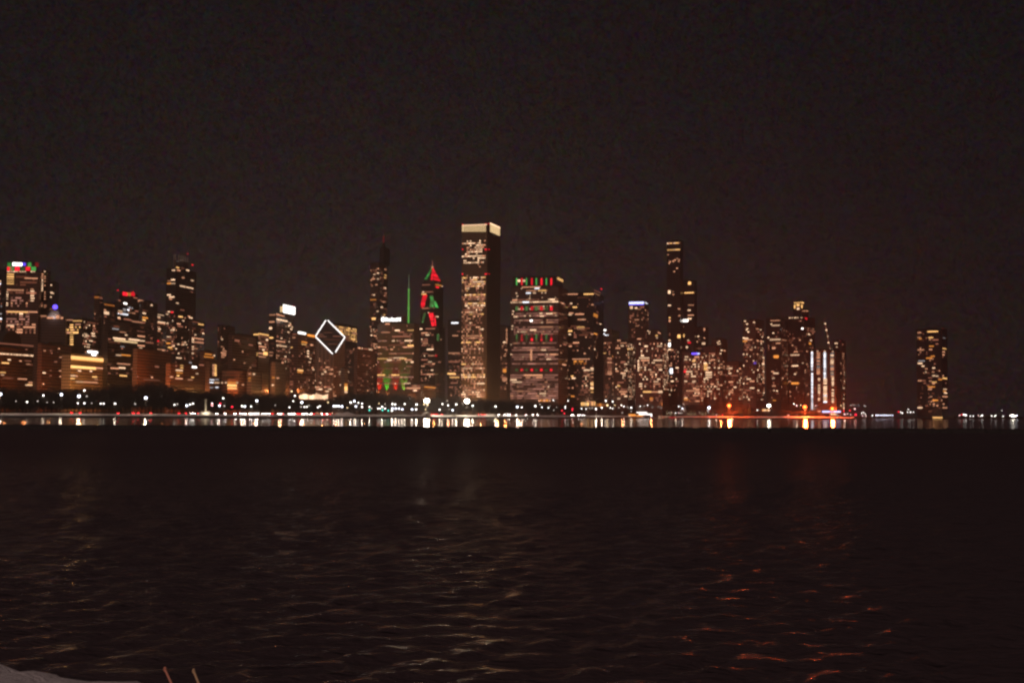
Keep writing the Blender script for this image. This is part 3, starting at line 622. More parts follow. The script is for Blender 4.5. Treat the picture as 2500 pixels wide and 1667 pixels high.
for x0, x1, y, k in ((1392, 1397, 741, 'W'), (1398, 1409, 750, 'Y'), (1388, 1396, 768, 'W'), (1404, 1426, 767, 'M'), (1410, 1430, 780, 'M'), (1421, 1424, 780, 'W'), (1408, 1427, 798.5, 'Y'), (1409, 1427, 803, 'M'), (1387, 1397, 808, 'Y'), (1388, 1394, 816, 'W'), (1399, 1414, 836.5, 'M'), (1442, 1449, 815.5, 'M'), (1389, 1396, 845, 'M'), (1425, 1430, 863, 'M'), (1394, 1400, 918, 'Y'), (1396, 1405, 923, 'W'), (1424, 1438, 917, 'M'), (1431, 1437, 903, 'W'), (1394, 1402, 967, 'O'), (1444, 1449, 744, 'M')):
    b.lit('S', x0, y - 2, x1, y + 2, k)
b.lit('S', 1397, 875.5, 1440, 877.5, 'M').area('S', 1397, 878, 1434, 889, .85, 'ora', floorvar=.1, wh=2.8)
for y, k in ((934, 'Y'), (939, 'Y'), (944, 'M'), (949, 'Y'), (957, 'Y'), (899, 'W'), (903, 'W'), (911, 'M'), (920, 'M')): b.lit('S', 1442, y - 1.7, 1449, y + 1.7, k)
b.area('S', 1383, 722, 1449, 870, .15, 'dim').area('S', 1420, 890, 1449, 960, .3, 'res').area('S', 1383, 890, 1449, 975, .15, 'resd').lit('E', 1450, 813, 1458, 817, 'O').dots('E', [(1451, 769)], 'O', 5).area('E', 1450, 725, 1462, 880, .15, 'dim')
b.dots('E', [(1466, 791), (1452, 853)], 'W', 1.6)
# right of centre
b = B('block with a floodlit ribbed corner bay below a small white star of lights', 2300, 1472, 1494, 1512, 806, 'brown', g=14)
COR = b
b.dots('S', [(1477, 806)], 'V', 2.4).dots('S', [(1475, 815), (1479, 818), (1484, 818)], 'C', 1.7).lit('S', 1475, 836, 1480, 839, 'M').row('S', 1473, 1494, 838, .5, 'pink').lit('S', 1472, 860.5, 1478, 863.5, 'Y')
for i in range(12): b.lit('S', 1485 - 3 * rnd(), 873 + i * 3.6, 1494, 875 + i * 3.6, 'M' if i in (0, 3, 9, 10, 11) else 'D')  # floodlight on the ribbed bay put in as glowing strips
b.row('E', 1495, 1509, 869.5, .9, 'ora').area('S', 1472, 840, 1494, 975, .16, 'resd').area('E', 1495, 845, 1512, 975, .2, 'resd').lit('S', 1483, 935, 1485, 965, 'E')
b = B('residential block with sparse bright windows left of the densely lit apartment block', 2250, 1500, 1532, 1556, 832, 'brown', cat='building', g=14)
b.lit('S', 1507, 829, 1515, 833, 'M').lit('S', 1514, 836, 1530, 839, 'M').area('S', 1500, 842, 1532, 975, .24, 'res').area('E', 1533, 842, 1556, 975, .26, 'res')
b.dots('E', [(1533, 852), (1538, 851), (1543, 852)], 'Y', 2.4).lit('S', 1524, 903, 1532, 906, 'W').lit('S', 1515, 908, 1526, 911, 'M').lit('S', 1515, 884, 1523, 888, 'D').lit('S', 1507, 940, 1514, 944, 'Y').lit('S', 1518, 949, 1531, 952, 'D').lit('E', 1533, 918, 1543, 922, 'M')
b = B('dark tower topped by a bright blue white line of light', 2650, 1534, 1573, 1584, 736, 'brown', g=16)
b.lit('S', 1536, 737, 1572, 742, 'b', 0, .9).lit('S', 1536, 742.3, 1572, 744.3, 'B', 0, .7).lit('E', 1574, 738.5, 1581, 741, 'C')
b.lit('S', 1538, 747.5, 1545, 754, 'W').lit('S', 1550, 750, 1556, 754, 'W').lit('S', 1556, 753, 1565, 756, 'M').lit('S', 1563, 747.5, 1573, 751.5, 'D').lit('S', 1549, 779, 1560, 782, 'M').lit('S', 1551, 794.5, 1560, 797, 'M').lit('S', 1537, 774, 1542, 778, 'D').dots('S', [(1568, 764), (1572, 776), (1547, 787), (1543, 806), (1549, 811)], 'D', 2)
b.area('S', 1534, 758, 1573, 830, .12, 'resd').area('E', 1574, 758, 1584, 830, .12, 'resd')
b = B('narrow dark block with three stacked yellow windows behind the dense apartment block', 2550, 1578, 1606, 1618, 806, 'brown', g=14)
b.dots('S', [(1582, 808), (1586, 810), (1585, 814)], 'W', 1.7).lit('E', 1600, 808, 1607, 812, 'M').lit('S', 1600, 817, 1606, 821, 'Y').lit('S', 1603, 823, 1607, 826, 'W').area('S', 1580, 826, 1606, 850, .15, 'resd').area('E', 1607, 826, 1618, 850, .15, 'resd')
b = B('wide apartment block crowded with small white windows and a bright strip near its base', 2180, 1553, 1617, 1632, 832, 'mid', cat='building', g=14)
b.area('S', 1556, 835, 1617, 952, .38, 'res', floorvar=.3).area('E', 1618, 840, 1632, 952, .3, 'res')
for i in range(9): b.dots('S', [(1558.5, 880 + i * 3.1)], 'W', 1.6)
for x in (1558, 1568, 1591, 1602): b.area('S', x - 2, 838, x + 3, 950, .75, 'res', run=1)
b.lit('S', 1570, 954, 1590, 958.5, 'Y').lit('S', 1590, 955, 1609, 958, 'M').lit('S', 1609, 953.5, 1619, 959, 'W').area('S', 1556, 962, 1632, 982, .25, 'res').lit('S', 1586, 970, 1594, 976, 'O').lit('S', 1559, 902, 1571, 904, 'o')
# slender three stem tower
b = B('very tall slender dark tower with lit rooms only at its top and left edge', 2300, 1630, 1661, 1668, 588, 'dark', name='slender_tower', g=24)
b.tier(1660, 1695, 1702, 686, 'dark', dD=12); b.tier(1695, 1722, 1730, 800, 'dark', dD=22)
for y, d in ((592, .95), (595.5, .9), (606.5, .5), (609.5, .9), (612, .8)): b.row('S', 1630, 1662, y, d, 'aoy', run=2)
for x, y in ((1634, 643), (1643, 637), (1648, 635), (1653, 632), (1658, 634), (1657, 638), (1636, 639), (1653, 655), (1646, 663), (1631, 622), (1644, 639)): b.dots('S', [(x, y)], 'M', 2)
for x0, x1, y0, y1, k in ((1631, 1637, 709, 717, 'W'), (1641, 1645, 711, 713, 'M'), (1642, 1646, 718, 720, 'M'), (1631, 1638, 744, 747, 'W'), (1633, 1637, 774, 777, 'Y'), (1633, 1637, 780, 786, 'M'), (1633, 1637, 813, 820, 'D'), (1632, 1637, 829, 833, 'W'), (1630, 1637, 837, 846, 'V'), (1631, 1638, 851, 855, 'W'), (1634, 1638, 903, 908, 'C'), (1636, 1642, 899, 912, 'C')):
    b.lit('S', x0, y0, x1, y1, k)
for x0, x1, y0, y1, k, ti in ((1680, 1687, 688, 695, 'Y', 1), (1671, 1694, 713, 716.5, 'Y', 1), (1680, 1694, 743.5, 746, 'M', 1), (1679, 1686, 755.5, 759, 'W', 1), (1656, 1662, 752, 756, 'M', 0), (1679, 1694, 768, 771, 'M', 1), (1662, 1680, 780, 785.5, 'V', 1), (1679, 1688, 776, 780, 'W', 1), (1656, 1661, 769, 772, 'M', 0), (1664, 1670, 796, 799, 'M', 1), (1655, 1662, 817, 825, 'Y', 0), (1664, 1671, 816, 823, 'Y', 1), (1678, 1683, 829, 833, 'W', 1), (1679, 1687, 834.5, 838, 'R', 1), (1675, 1679, 845, 850, 'W', 1)):
    b.lit('S', x0, y0, x1, y1, k, ti)
b.area('S', 1630, 850, 1661, 975, .28, 'res').area('S', 1661, 860, 1695, 880, .2, 'resd', 1).area('S', 1697, 805, 1722, 860, .07, 'resd', 2).dots('S', [(1697, 833), (1701, 834)], 'M', 2.6, 2)
b.dots('S', [(1705, 821)], 'W', 2, 2).dots('S', [(1722, 805), (1728, 802), (1723, 825)], 'M', 2, 2).lit('S', 1719, 836, 1727, 841, 'W', 2)
b = B('apartment tower with a short glowing blue roof line among white windows', 2140, 1668, 1708, 1718, 861, 'mid', g=30)
b.lit('S', 1689, 861.5, 1704, 865, 'B', 0, .9).lit('S', 1702, 861.5, 1709, 865, 'b', 0, .9).lit('S', 1672, 869, 1680, 873, 'W').lit('S', 1690, 879, 1698, 883, 'Y')
b.area('S', 1668, 868, 1708, 978, .45, 'res', run=1.8).area('E', 1709, 868, 1718, 978, .25, 'res').dots('S', [(1674, 902), (1672, 907)], 'R', 2.6)
for y in (943, 950, 958, 965, 979): b.lit('S', 1698, y - 1.6, 1708, y + 1.6, 'M')
b.lit('S', 1670, 972, 1680, 977, 'O').lit('S', 1690, 929, 1697, 934, 'W')
b = B('apartment tower with a tall stack of yellow windows right of the blue roof line', 2180, 1717, 1747, 1757, 846, 'mid', g=30)
for i in range(5): b.lit('S', 1718.5, 887.5 + i * 3.4, 1727, 890.2 + i * 3.4, 'Y')
b.area('S', 1717, 862, 1747, 978, .34, 'res', run=1.6).lit('S', 1737, 864, 1746, 867, 'M').lit('S', 1736, 876.5, 1746, 880, 'M').lit('S', 1718, 922, 1727, 926, 'W').row('S', 1736, 1747, 940, .9, 'res').area('E', 1748, 862, 1757, 978, .25, 'res')
b = B('slim dark block with a lit rooftop corner and short stacks of windows', 2320, 1738, 1764, 1776, 828, 'mid', g=30)
b.dots('S', [(1756, 833), (1754, 840), (1758, 839), (1752, 836)], 'W', 1.7).dots('S', [(1762, 855), (1759, 863)], 'W', 2).lit('E', 1766, 854, 1771, 858, 'M').area('S', 1757, 880, 1764, 978, .45, 'res').area('E', 1765, 880, 1776, 978, .2, 'res')
for y in (889, 897, 908, 913, 940): b.lit('S', 1757, y - 1.5, 1764, y + 1.5, 'M')
b = B('low dark apartment block left of the balcony dotted tower', 2220, 1774, 1803, 1814, 884, 'brown', cat='building', g=30)
b.area('S', 1774, 890, 1803, 978, .28, 'res').area('E', 1804, 895, 1814, 978, .3, 'res').lit('S', 1779, 897, 1788, 901.5, 'W')
for y in (953.5, 958, 932): b.lit('S', 1779, y - 1.6, 1790, y + 1.6, 'M')
b = B('tower with vertical runs of lit balconies and a bright terrace band', 2280, 1812, 1846, 1866, 781, 'mid', g=30)
b.dots('S', [(1819, 784), (1824, 791), (1823, 805), (1827, 810), (1841, 787), (1825, 802)], 'W', 2.2).dots('S', [(1842, 795)], 'D', 2)
b.lit('S', 1809, 823, 1814, 827, 'W').lit('S', 1816, 824, 1827, 828, 'W').lit('S', 1818, 828, 1837, 831, 'M').lit('S', 1804.5, 831, 1815, 835, 'O').area('S', 1812, 832, 1846, 850, .35, 'res')
for x in (1818, 1825, 1842): b.area('S', x - 2.5, 838, x + 2.5, 970, .55, 'res', run=1)
b.area('S', 1812, 850, 1846, 978, .2, 'res').lit('E', 1845, 801, 1852, 805, 'M').dots('E', [(1857, 805)], 'W', 2)
for i in range(12): b.dots('E', [(1866 - 1.5 * rnd(), 874 + i * 5.5)], 'M' if i % 3 else 'W', 1.9)
b.area('E', 1847, 810, 1866, 978, .2, 'res').dots('S', [(1847, 886)], 'v', 3)
b = B('black tower with three level bright window rows near its top', 2360, 1872, 1906, 1924, 776, 'dark', g=30)
b.lit('S', 1881, 781, 1904, 784, 'M').lit('S', 1884, 792.5, 1904, 796, 'W').dots('S', [(1883, 791), (1888, 813), (1876, 824)], 'W', 2).lit('S', 1880, 826.5, 1906, 831, 'W').lit('E', 1909, 828.5, 1920, 832, 'M').row('S', 1886, 1904, 837, .7, 'dim').lit('S', 1885, 847, 1893, 852, 'M').lit('S', 1889, 867, 1901, 874, 'O')
b.lit('S', 1888, 909, 1901, 913, 'W').lit('S', 1885, 921, 1891, 925, 'W').lit('S', 1885, 940, 1894, 944, 'M').dots('S', [(1890, 953), (1897, 954)], 'W', 2).lit('S', 1886, 975.5, 1895, 979, 'O').area('S', 1872, 800, 1906, 978, .1, 'resd').area('E', 1907, 800, 1924, 978, .12, 'resd')
b = B('tower with a small golden lantern lit on its roof', 2400, 1920, 1962, 1990, 773, 'dark', name='lantern_tower', g=30)
b.tier(1938, 1957, 1975, 757, 'dark', dD=8, ybase=773); b.tier(1938.5, 1955, 1962, 737, 'dark', dD=10, ybase=757, L=18)
b.lit('S', 1938.5, 737.5, 1955, 740.5, 'Y', 2, .7).lit('E', 1955.5, 737.5, 1961.5, 740.5, 'Y', 2, .7).lit('S', 1939, 744, 1941.5, 753, 'Y', 2, .4).lit('S', 1944.5, 742, 1952, 747, 'Y', 2, .4).lit('S', 1945, 748, 1952, 751, 'M', 2, .4).lit('S', 1945.5, 752, 1951.5, 757, 'W', 2, .4).lit('E', 1956, 744, 1959, 752, 'Y', 2, .4)
b.dots('E', [(1959, 759.3), (1963, 759.2), (1967, 759), (1971, 759)], 'M', 1.3, 1).dots('S', [(1928, 775.8), (1934, 775.8), (1941, 775.5), (1944, 775.5), (1948, 775.5), (1957, 775.5)], 'W', 1.8).dots('E', [(1968, 777.5)], 'R', 2.8)
b.row('S', 1944, 1962, 783, .7, 'off', run=1).dots('S', [(1959, 802)], 'V', 2.2).dots('E', [(1975, 816), (1980, 831)], 'W', 2).dots('S', [(1935, 843), (1953, 830)], 'M', 2.2).lit('S', 1938, 857.5, 1948, 860, 'M').lit('S', 1930, 865, 1952, 868, 'W').lit('S', 1934, 891, 1949, 894.5, 'W').dots('S', [(1960, 886), (1941, 913)], 'W', 2).lit('S', 1932, 933, 1950, 938, 'O').lit('S', 1916, 929, 1928, 933, 'M')
b.area('S', 1920, 790, 1962, 978, .12, 'resd').area('E', 1963, 800, 1990, 978, .15, 'resd').lit('E', 1975, 836, 1980, 841, 'O')
b = B('slab tower with four brilliant white vertical strips of light down its front', 2080, 1978, 2042, 2052, 855, 'dark', name='strip_lit_tower', g=30)
def strip(x0, x1, y, ye, keys, step=3.9):
    while y < ye:
        b.lit('S', x0, y, x1, y + step - .9, random.choice(keys)); y += step
strip(1980.5, 1984.5, 859, 902, 'C', 3.3); strip(1980.8, 1984.8, 911, 1000, 'C', 3.3); b.dots('S', [(1982, 857), (1996, 857), (2013.5, 857), (2033, 858)], 'W', 1.9)
strip(1994, 2002, 860, 914, 'McM'); strip(1997, 2002.5, 923, 930, 'W'); strip(1997, 2002.5, 938, 960, 'W'); strip(1998, 2002, 963, 966, 'M'); strip(1997, 2002, 971, 977, 'W')
strip(2011, 2016, 859, 922, 'C'); strip(2016.2, 2019, 862, 922, 'c'); strip(2010.5, 2019, 923, 937, 'W'); strip(2010.5, 2019, 942, 946, 'W'); strip(2010.5, 2019, 949, 957, 'W'); strip(2010.5, 2019, 960, 982, 'WCW')
strip(2027.5, 2035.5, 862, 920, 'McW'); strip(2030.5, 2036, 920, 941, 'W'); strip(2030.5, 2036, 950, 953, 'W'); strip(2030.5, 2036, 957, 967, 'W'); strip(2030.5, 2036, 972, 982, 'W')
b.area('S', 1986, 862, 1994, 980, .03, 'dim')
b = B('dark apartment tower dotted with white windows at the right end of the skyline', 2250, 2034, 2056, 2066, 832, 'dark', g=30)
b.dots('S', [(2039.5, 838), (2043, 838), (2043, 847)], 'W', 2).dots('E', [(2057, 841)], 'D', 1.8).lit('S', 2050, 831.5, 2056, 833, 'r')
for y in (871, 876, 880, 886, 889, 893, 896, 909, 912, 916, 920, 934, 937, 946, 955, 958, 964): b.dots('S', [(2044, y)], 'W' if y % 2 else 'M', 1.7)
for y in (886, 889, 910, 912, 928): b.dots('S', [(2052, y)], 'M', 1.9)
b.area('S', 2050, 868, 2056, 965, .5, 'res').area('E', 2057, 860, 2063, 965, .4, 'res').row('S', 2046, 2056, 955, .8, 'off')
b = B('lone dark tower with glowing apartments standing apart at the far right', 2500, 2238, 2300, 2313, 803, 'dark', name='lone_tower', g=34)
b.lit('S', 2240, 811, 2249, 813, 'M').lit('S', 2264, 807.5, 2290, 811, 'Y').dots('E', [(2302, 802)], 'r', 1.3)
for x0, x1, y, k in ((2252, 2256, 815, 'D'), (2240, 2248, 823.5, 'M'), (2243, 2250, 827, 'O'), (2267, 2278, 824, 'Y'), (2268, 2273, 829, 'M'), (2268, 2280, 845, 'O'), (2268, 2276, 853, 'M'), (2240, 2256, 854, 'M'), (2246, 2249, 859, 'M'), (2261, 2276, 874, 'O'), (2272, 2282, 869.5, 'O'), (2270, 2280, 876, 'M'), (2242, 2258, 881, 'c'), (2241, 2252, 887, 'W'), (2250, 2257, 893.5, 'W'), (2276, 2283, 898, 'W'), (2259, 2262, 908, 'W'), (2275, 2281, 908, 'M'), (2276, 2284, 917, 'W'), (2285, 2291, 918, 'W'), (2266, 2276, 922, 'D'), (2241, 2250, 929, 'M'), (2250, 2260, 929, 'D'), (2268, 2275, 930, 'M'), (2275, 2287, 932.5, 'Y'), (2276, 2283, 936, 'M'), (2265, 2283, 944, 'O'), (2266, 2275, 950, 'M'), (2270, 2276, 968, 'M'), (2276, 2290, 977, 'O'), (2291, 2296, 923, 'D'), (2292, 2295, 905, 'M'), (2280, 2284, 888, 'D'), (2240, 2252, 995, 'W'), (2298, 2300, 977, 'M'), (2272, 2276, 980, 'M'), (2269, 2273, 986, 'M'), (2278, 2282, 986, 'M'), (2286, 2291, 990, 'M'), (2267, 2275, 1004, 'D')):
    b.lit('S', x0, y - 1.8, x1, y + 1.8, k)
for x0, x1, y, k in ((2301, 2310, 851, 'Y'), (2301, 2307, 859, 'M'), (2301, 2306, 866, 'M'), (2301, 2304, 871, 'D'), (2302, 2308, 825, 'c'), (2301, 2312, 923.5, 'Y'), (2303, 2312, 950, 'W'), (2302, 2309, 955, 'O'), (2305, 2312, 959, 'W'), (2301, 2313, 968, 'M'), (2301, 2306, 986, 'M'), (2301, 2312, 995, 'M'), (2308, 2310, 935, 'D'), (2301, 2304, 917, 'M')):
    b.lit('E', x0, y - 1.8, x1, y + 1.8, k)
b.lit('S', 2291, 925, 2300, 928, 'O').area('S', 2240, 808, 2300, 998, .06, 'resd').area('S', 2264, 960, 2300, 1000, .18, 'resd')
# ------------------------------------------------------------------ special roofs
def pyramid_top(b):
    t = b.tiers[0]; W, L, z, ox, oy = t['W'], t['L'], t['z1'], t['ox'], t['oy']
    x0, z1 = b.uz(t, 'S', 113, 778); x1, _ = b.uz(t, 'S', 152, 778); _, z2 = b.uz(t, 'S', 133, 757)
    cx, cy, h = (x0 + x1) / 2, 11, (x1 - x0) / 2
    m = MB(); s = 7
    for i in range(s):
        r0 = h * (1 - .72 * i / s); za = z + (z2 - z) * i / s; zb = z + (z2 - z) * (i + 1) / s
        m.prism([(cx - r0, cy - r0), (cx + r0, cy - r0), (cx + r0, cy + r0), (cx - r0, cy + r0)], za + .003, zb)
    m.build('stepped_roof', plain('pale_stone_roof', (.5, .45, .44), .8), b.root)
    _, zt = b.uz(t, 'S', 134, 748); m = MB(); m.cyl(cx, cy, z2, zt - 4, 1.6, 1.2, 8); m.build('finial', ROOF, b.root)
    m = MB(); m.smooth = True; m.ball((cx, cy, zt), 3.4, 12, 8); m.build('beacon', LIT['B'], b.root)
    b.lit('S', 128, 771.5, 142, 778.5, 'W', 0, h * .4) if 0 else None
    li = bpy.data.lights.new('roof_floodlight', 'POINT'); li.energy = 1500; li.color = (1, .88, .85); li.shadow_soft_size = .5
    lo = put('roof_floodlight', li, b.root, (cx - .5, cy - h - 4.5, z + 3))
    m = MB(); m.box(cx + h * .2, cx + h * .62, cy - h - 1.2, cy - h - .4, z + .5, z + 5.2); m.box(cx + h * .8, cx + h * 1.1, cy - h - 1.2, cy - h - .4, z, z + 3); m.box(cx - h * .9, cx - h * .1, cy - h - 1.2, cy - h - .4, z + .3, z + 2.0); m.build('lit_loggia', LIT['M'], b.root)
pyramid_top(pyr)
t = DOM.tiers[0]; m = MB(); m.smooth = True
m.ball((t['ox'] - t['W'] / 2 + 4, t['oy'] + t['L'] / 2, t['z1'] - 2), min(t['W'], t['L']) * .48, 18, 10); m.build('dome_roof', ROOF, DOM.root)
t = FIN.tiers[1]
for i in range(7):
    x = t['ox'] - 1 if i > 1 else t['ox'] - t['W'] * (.9 - .5 * i)
    y = t['oy'] + 1 + (t['L'] - 2) * (i - 1) / 5 if i > 1 else t['oy'] + .5
    m = MB(); m.box(x - .5, x + .5, y - .5, y + .5, t['z1'] - 14, t['z1'] + 11); m.build('fin', plain('pale_fin', (.5, .46, .4), .6) if i == 0 else bpy.data.materials['pale_fin'], FIN.root)
li = bpy.data.lights.new('crown_floodlight', 'POINT'); li.energy = 900; li.color = (1, .85, .7); li.shadow_soft_size = .5
put('crown_floodlight', li, FIN.root, (t['ox'] + 6, t['oy'] + t['L'] * .4, t['z1'] + 2))
t = HOT.tiers[0]; m = MB(); m.smooth = False
y0 = HOT.uz(t, 'E', 14, 835)[0]; y1 = HOT.uz(t, 'E', 60, 835)[0]; zt = HOT.uz(t, 'E', 38, 808)[1]
n = 10
for i in range(n):                                     # rounded roof hall
    a0, a1 = math.pi * i / n, math.pi * (i + 1) / n; yc, r = (y0 + y1) / 2, (y1 - y0) / 2; h = zt - t['z1']
    ya, yb = yc - r * math.cos(a0), yc - r * math.cos(a1)
    z = t['z1']; m.face([(-4, ya, z), (-4, yb, z), (-4, yb, z + h * math.sin(a1) ** .6), (-4, ya, z + h * math.sin(a0) ** .6)]); m.face([(-4, ya, z + h * math.sin(a0) ** .6), (-4, yb, z + h * math.sin(a1) ** .6), (-24, yb, z + h * math.sin(a1) ** .6), (-24, ya, z + h * math.sin(a0) ** .6)])
m.build('roof_hall', ROOF, HOT.root)
t = MAST.tiers[1]; m = MB(); c = (t['ox'] - t['W'] * .35, t['oy'] + 8)
m.cyl(*c, t['z1'] + .003, t['z1'] + 12, 5, 3.2, 8); m.build('mast_base', ROOF, MAST.root)
zt = at(940.5, 566, 2920).z - GZ; m = MB(); m.cyl(*c, t['z1'] + 12, t['z1'] + 14 + (zt - t['z1'] - 12) * .55, 1.5, .9, 8); m.build('mast', LIT['r'], MAST.root)
m = MB(); m.cyl(*c, t['z1'] + 14 + (zt - t['z1'] - 12) * .55, zt, .8, .3, 6); m.build('mast_tip', METAL, MAST.root)
# mast with green floodlight put in as emission and white lettering on the lettered tower
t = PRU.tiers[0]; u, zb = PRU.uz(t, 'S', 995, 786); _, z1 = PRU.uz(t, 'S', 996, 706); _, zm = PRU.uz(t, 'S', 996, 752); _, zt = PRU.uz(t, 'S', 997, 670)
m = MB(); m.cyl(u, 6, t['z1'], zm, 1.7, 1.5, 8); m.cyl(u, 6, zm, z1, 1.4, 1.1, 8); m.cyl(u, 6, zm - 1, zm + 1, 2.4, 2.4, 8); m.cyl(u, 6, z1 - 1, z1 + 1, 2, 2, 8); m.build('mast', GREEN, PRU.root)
m = MB(); m.cyl(u, 6, z1 + 1, zt, .8, .45, 6); m.build('mast_tip', emit('pale_glow_steel', (.3, .38, .24), .4, False), PRU.root)
cu = bpy.data.curves.new('lettering', 'FONT'); cu.body = 'Prudential'; cu.extrude = .25; cu.offset = .06
to = bpy.data.objects.new('tmp_text', cu); COL.objects.link(to)
bpy.context.view_layer.update()
me = bpy.data.meshes.new_from_object(to.evaluated_get(bpy.context.evaluated_depsgraph_get()))
bpy.data.objects.remove(to); bpy.data.curves.remove(cu)
xs = [v.co.x for v in me.vertices]; ys = [v.co.y for v in me.vertices]
ti = PRU.tiers[1]; a, za = PRU.uz(ti, 'S', 941, 783.6); c_, zc = PRU.uz(ti, 'S', 978, 775)
sx = (c_ - a) / (max(xs) - min(xs)); sz = (zc - za) / (max(ys) - min(ys) * 0)
for v in me.vertices: v.co = ((v.co.x - min(xs)) * sx, v.co.y * sz, v.co.z)
me.materials.clear(); me.materials.append(LIT['V'])
put('lettering', me, PRU.root, (ti['ox'] + a, ti['oy'] - .6, za), (math.pi / 2, 0, 0))
a, za = PRU.uz(ti, 'S', 931, 780); a2, _ = PRU.uz(ti, 'S', 940, 780); r = (a2 - a) / 2
m = MB(); n = 20
m.face([((a + a2) / 2 + ti['ox'] + r * math.cos(-6.283 * i / n), ti['oy'] - .8, za + r * 1.12 * math.sin(6.283 * i / n)) for i in range(n)])
k = len(m.v); m.face([((a + a2) / 2 + ti['ox'] + r * math.cos(-6.283 * i / n), ti['oy'] - .3, za + r * 1.12 * math.sin(6.283 * i / n)) for i in range(n)][::-1])
for i in range(n): m.face([m.v[i], m.v[(i + 1) % n], m.v[k + (n - 1 - (i + 1) % n)], m.v[k + n - 1 - i]])
m.build('round_emblem', LIT['V'], PRU.root)
# a lit crane boom beside the strip lit tower
p0 = at(2026, 852, 2180); p1 = at(2012, 780, 2180)
r_ = empty('mast_crane', (p0.x, p0.y, p0.z - 6)); tag(r_, 'thin slanting mast strung with small white lights above the strip lit tower', 'mast')
q1 = p1 - r_.location; q0 = p0 - r_.location
m = MB(); m.tube(q0 - Vector((0, 0, 20)), q0, 1, .8); m.tube(q0, q1, .6, .35); m.build('boom', METAL, r_)
for i in range(15):
    f = i / 14; m = MB(); m.ball(q0.lerp(q1, f) + Vector((rnd() - .5, -.8, 0)), .9 if i % 3 else 1.3, 6, 4); m.build('bulb', LIT['W' if i % 3 == 0 else 'D'], r_)
for b in ALL: b.finish()

# ------------------------------------------------------------------ ground, shore and water
def inland(x, d):
    D = shoreD(x); p = plan(x, D); u = p.normalized(); return p + u * d
snow_m, nt, out = newmat('lawn_snow')
tc = nt.nodes.new('ShaderNodeTexCoord'); mp = nt.nodes.new('ShaderNodeMapping'); nt.links.new(tc.outputs['Object'], mp.inputs[0]); mp.inputs['Scale'].default_value = (.02, .05, .02)
nz = noise(nt, mp.outputs[0], 1.0, 4, .6); cr = nt.nodes.new('ShaderNodeMapRange'); nt.links.new(nz.outputs[0], cr.inputs[0]); cr.inputs[1].default_value = .40; cr.inputs[2].default_value = .52
p = N(nt, 'ShaderNodeBsdfPrincipled'); nt.links.new(mixc(nt, cr.outputs[0], (.05, .04, .032), (.80, .79, .76)), p.inputs['Base Color']); p.inputs['Roughness'].default_value = .9; nt.links.new(p.outputs[0], out.inputs[0])
EARTH = plain('dark_ground', (.045, .038, .032), .95, scale=.05); ASPH = plain('asphalt', (.045, .045, .045), .85, scale=.3); STONE = plain('seawall_stone', (.06, .055, .05), .9, scale=.4)
xs = list(range(-690, 2086, 12)) + [2085]
PR = [(0, 2.0), (1.2, 2.15), (8, 2.35), (18, 2.7), (28, 3.0), (40, 3.35), (52, 3.7), (64, 3.95), (76, 4.05)]
def sheet(name, prof, mat, bump=0, smooth=True):
    m = MB(); k = len(prof)
    for x in xs:
        for j, (d, z) in enumerate(prof):
            q = inland(x, d); w = 0
            if bump and 0 < j < k - 1: w = bump * (math.sin(x * .021 + d * .09) * .5 + math.sin(x * .057 - d * .13 + 1.3) * .35 + (rnd() - .5) * .5)
            m.v.append((q.x, q.y, z + w))
    for i in range(len(xs) - 1):
        for j in range(k - 1):
            a = i * k + j; m.f.append((a, a + k, a + k + 1, a + 1)); m.m.append(0)
    return struct(name, m, mat, smooth)
sheet('seawall', [(0, -1.5), (0, 1.995)], STONE, 0, False)
sheet('snowy_lawn', PR, snow_m, .42)
sheet('road', [(76, 4.05), (77, 4.06), (103, 4.06), (104, 4.05)], ASPH)
sheet('ground', [(104, 4.05), (140, 4.05), (300, 4.05), (900, 4.05), (3000, 4.05), (14000, 4.05)], EARTH)
m = MB()                                               # far shore and pier land beyond the corner on the right
a, b_ = inland(2085, 0), inland(2085, 14000); c = plan(2095, 2620); d = plan(2330, 2680); e = plan(2900, 3000); f = plan(2900, 14000)
for P, Q in ((a, c), (c, d), (d, e)): m.face([(P.x, P.y, -1.5), (Q.x, Q.y, -1.5), (Q.x, Q.y, 2.0), (P.x, P.y, 2.0)])
m.face([(a.x, a.y, 2.0), (c.x, c.y, 2.0), (d.x, d.y, 2.0), (e.x, e.y, 2.0), (f.x, f.y, 2.0), (b_.x, b_.y, 2.0)])
struct('far_shore', m, EARTH)
def water(name, rough, waves, tint=(.004, .004, .005), spec=.5, st=(1, 1, 1)):
    m, nt, out = newmat(name); p = N(nt, 'ShaderNodeBsdfPrincipled'); p.inputs['Base Color'].default_value = (*tint, 1)
    p.inputs['Roughness'].default_value = rough; p.inputs['IOR'].default_value = 1.33; p.inputs['Specular IOR Level'].default_value = spec; p.inputs['Specular Tint'].default_value = (*st, 1)
    tc = nt.nodes.new('ShaderNodeTexCoord'); last = None
    for sc, bs, dist in waves:
        mp = nt.nodes.new('ShaderNodeMapping'); nt.links.new(tc.outputs['Object'], mp.inputs[0]); mp.inputs['Rotation'].default_value = (0, 0, .22); mp.inputs['Scale'].default_value = (sc * .45, sc, sc)
        nz = noise(nt, mp.outputs[0], 1.0, 3, .6)
        bp = nt.nodes.new('ShaderNodeBump'); nt.links.new(nz.outputs[0], bp.inputs['Height']); bp.inputs['Strength'].default_value = bs; bp.inputs['Distance'].default_value = dist
        if last: nt.links.new(last, bp.inputs['Normal'])
        last = bp.outputs[0]
    if last: nt.links.new(last, p.inputs['Normal'])
    nt.links.new(p.outputs[0], out.inputs[0]); return m
BWY = 405.0
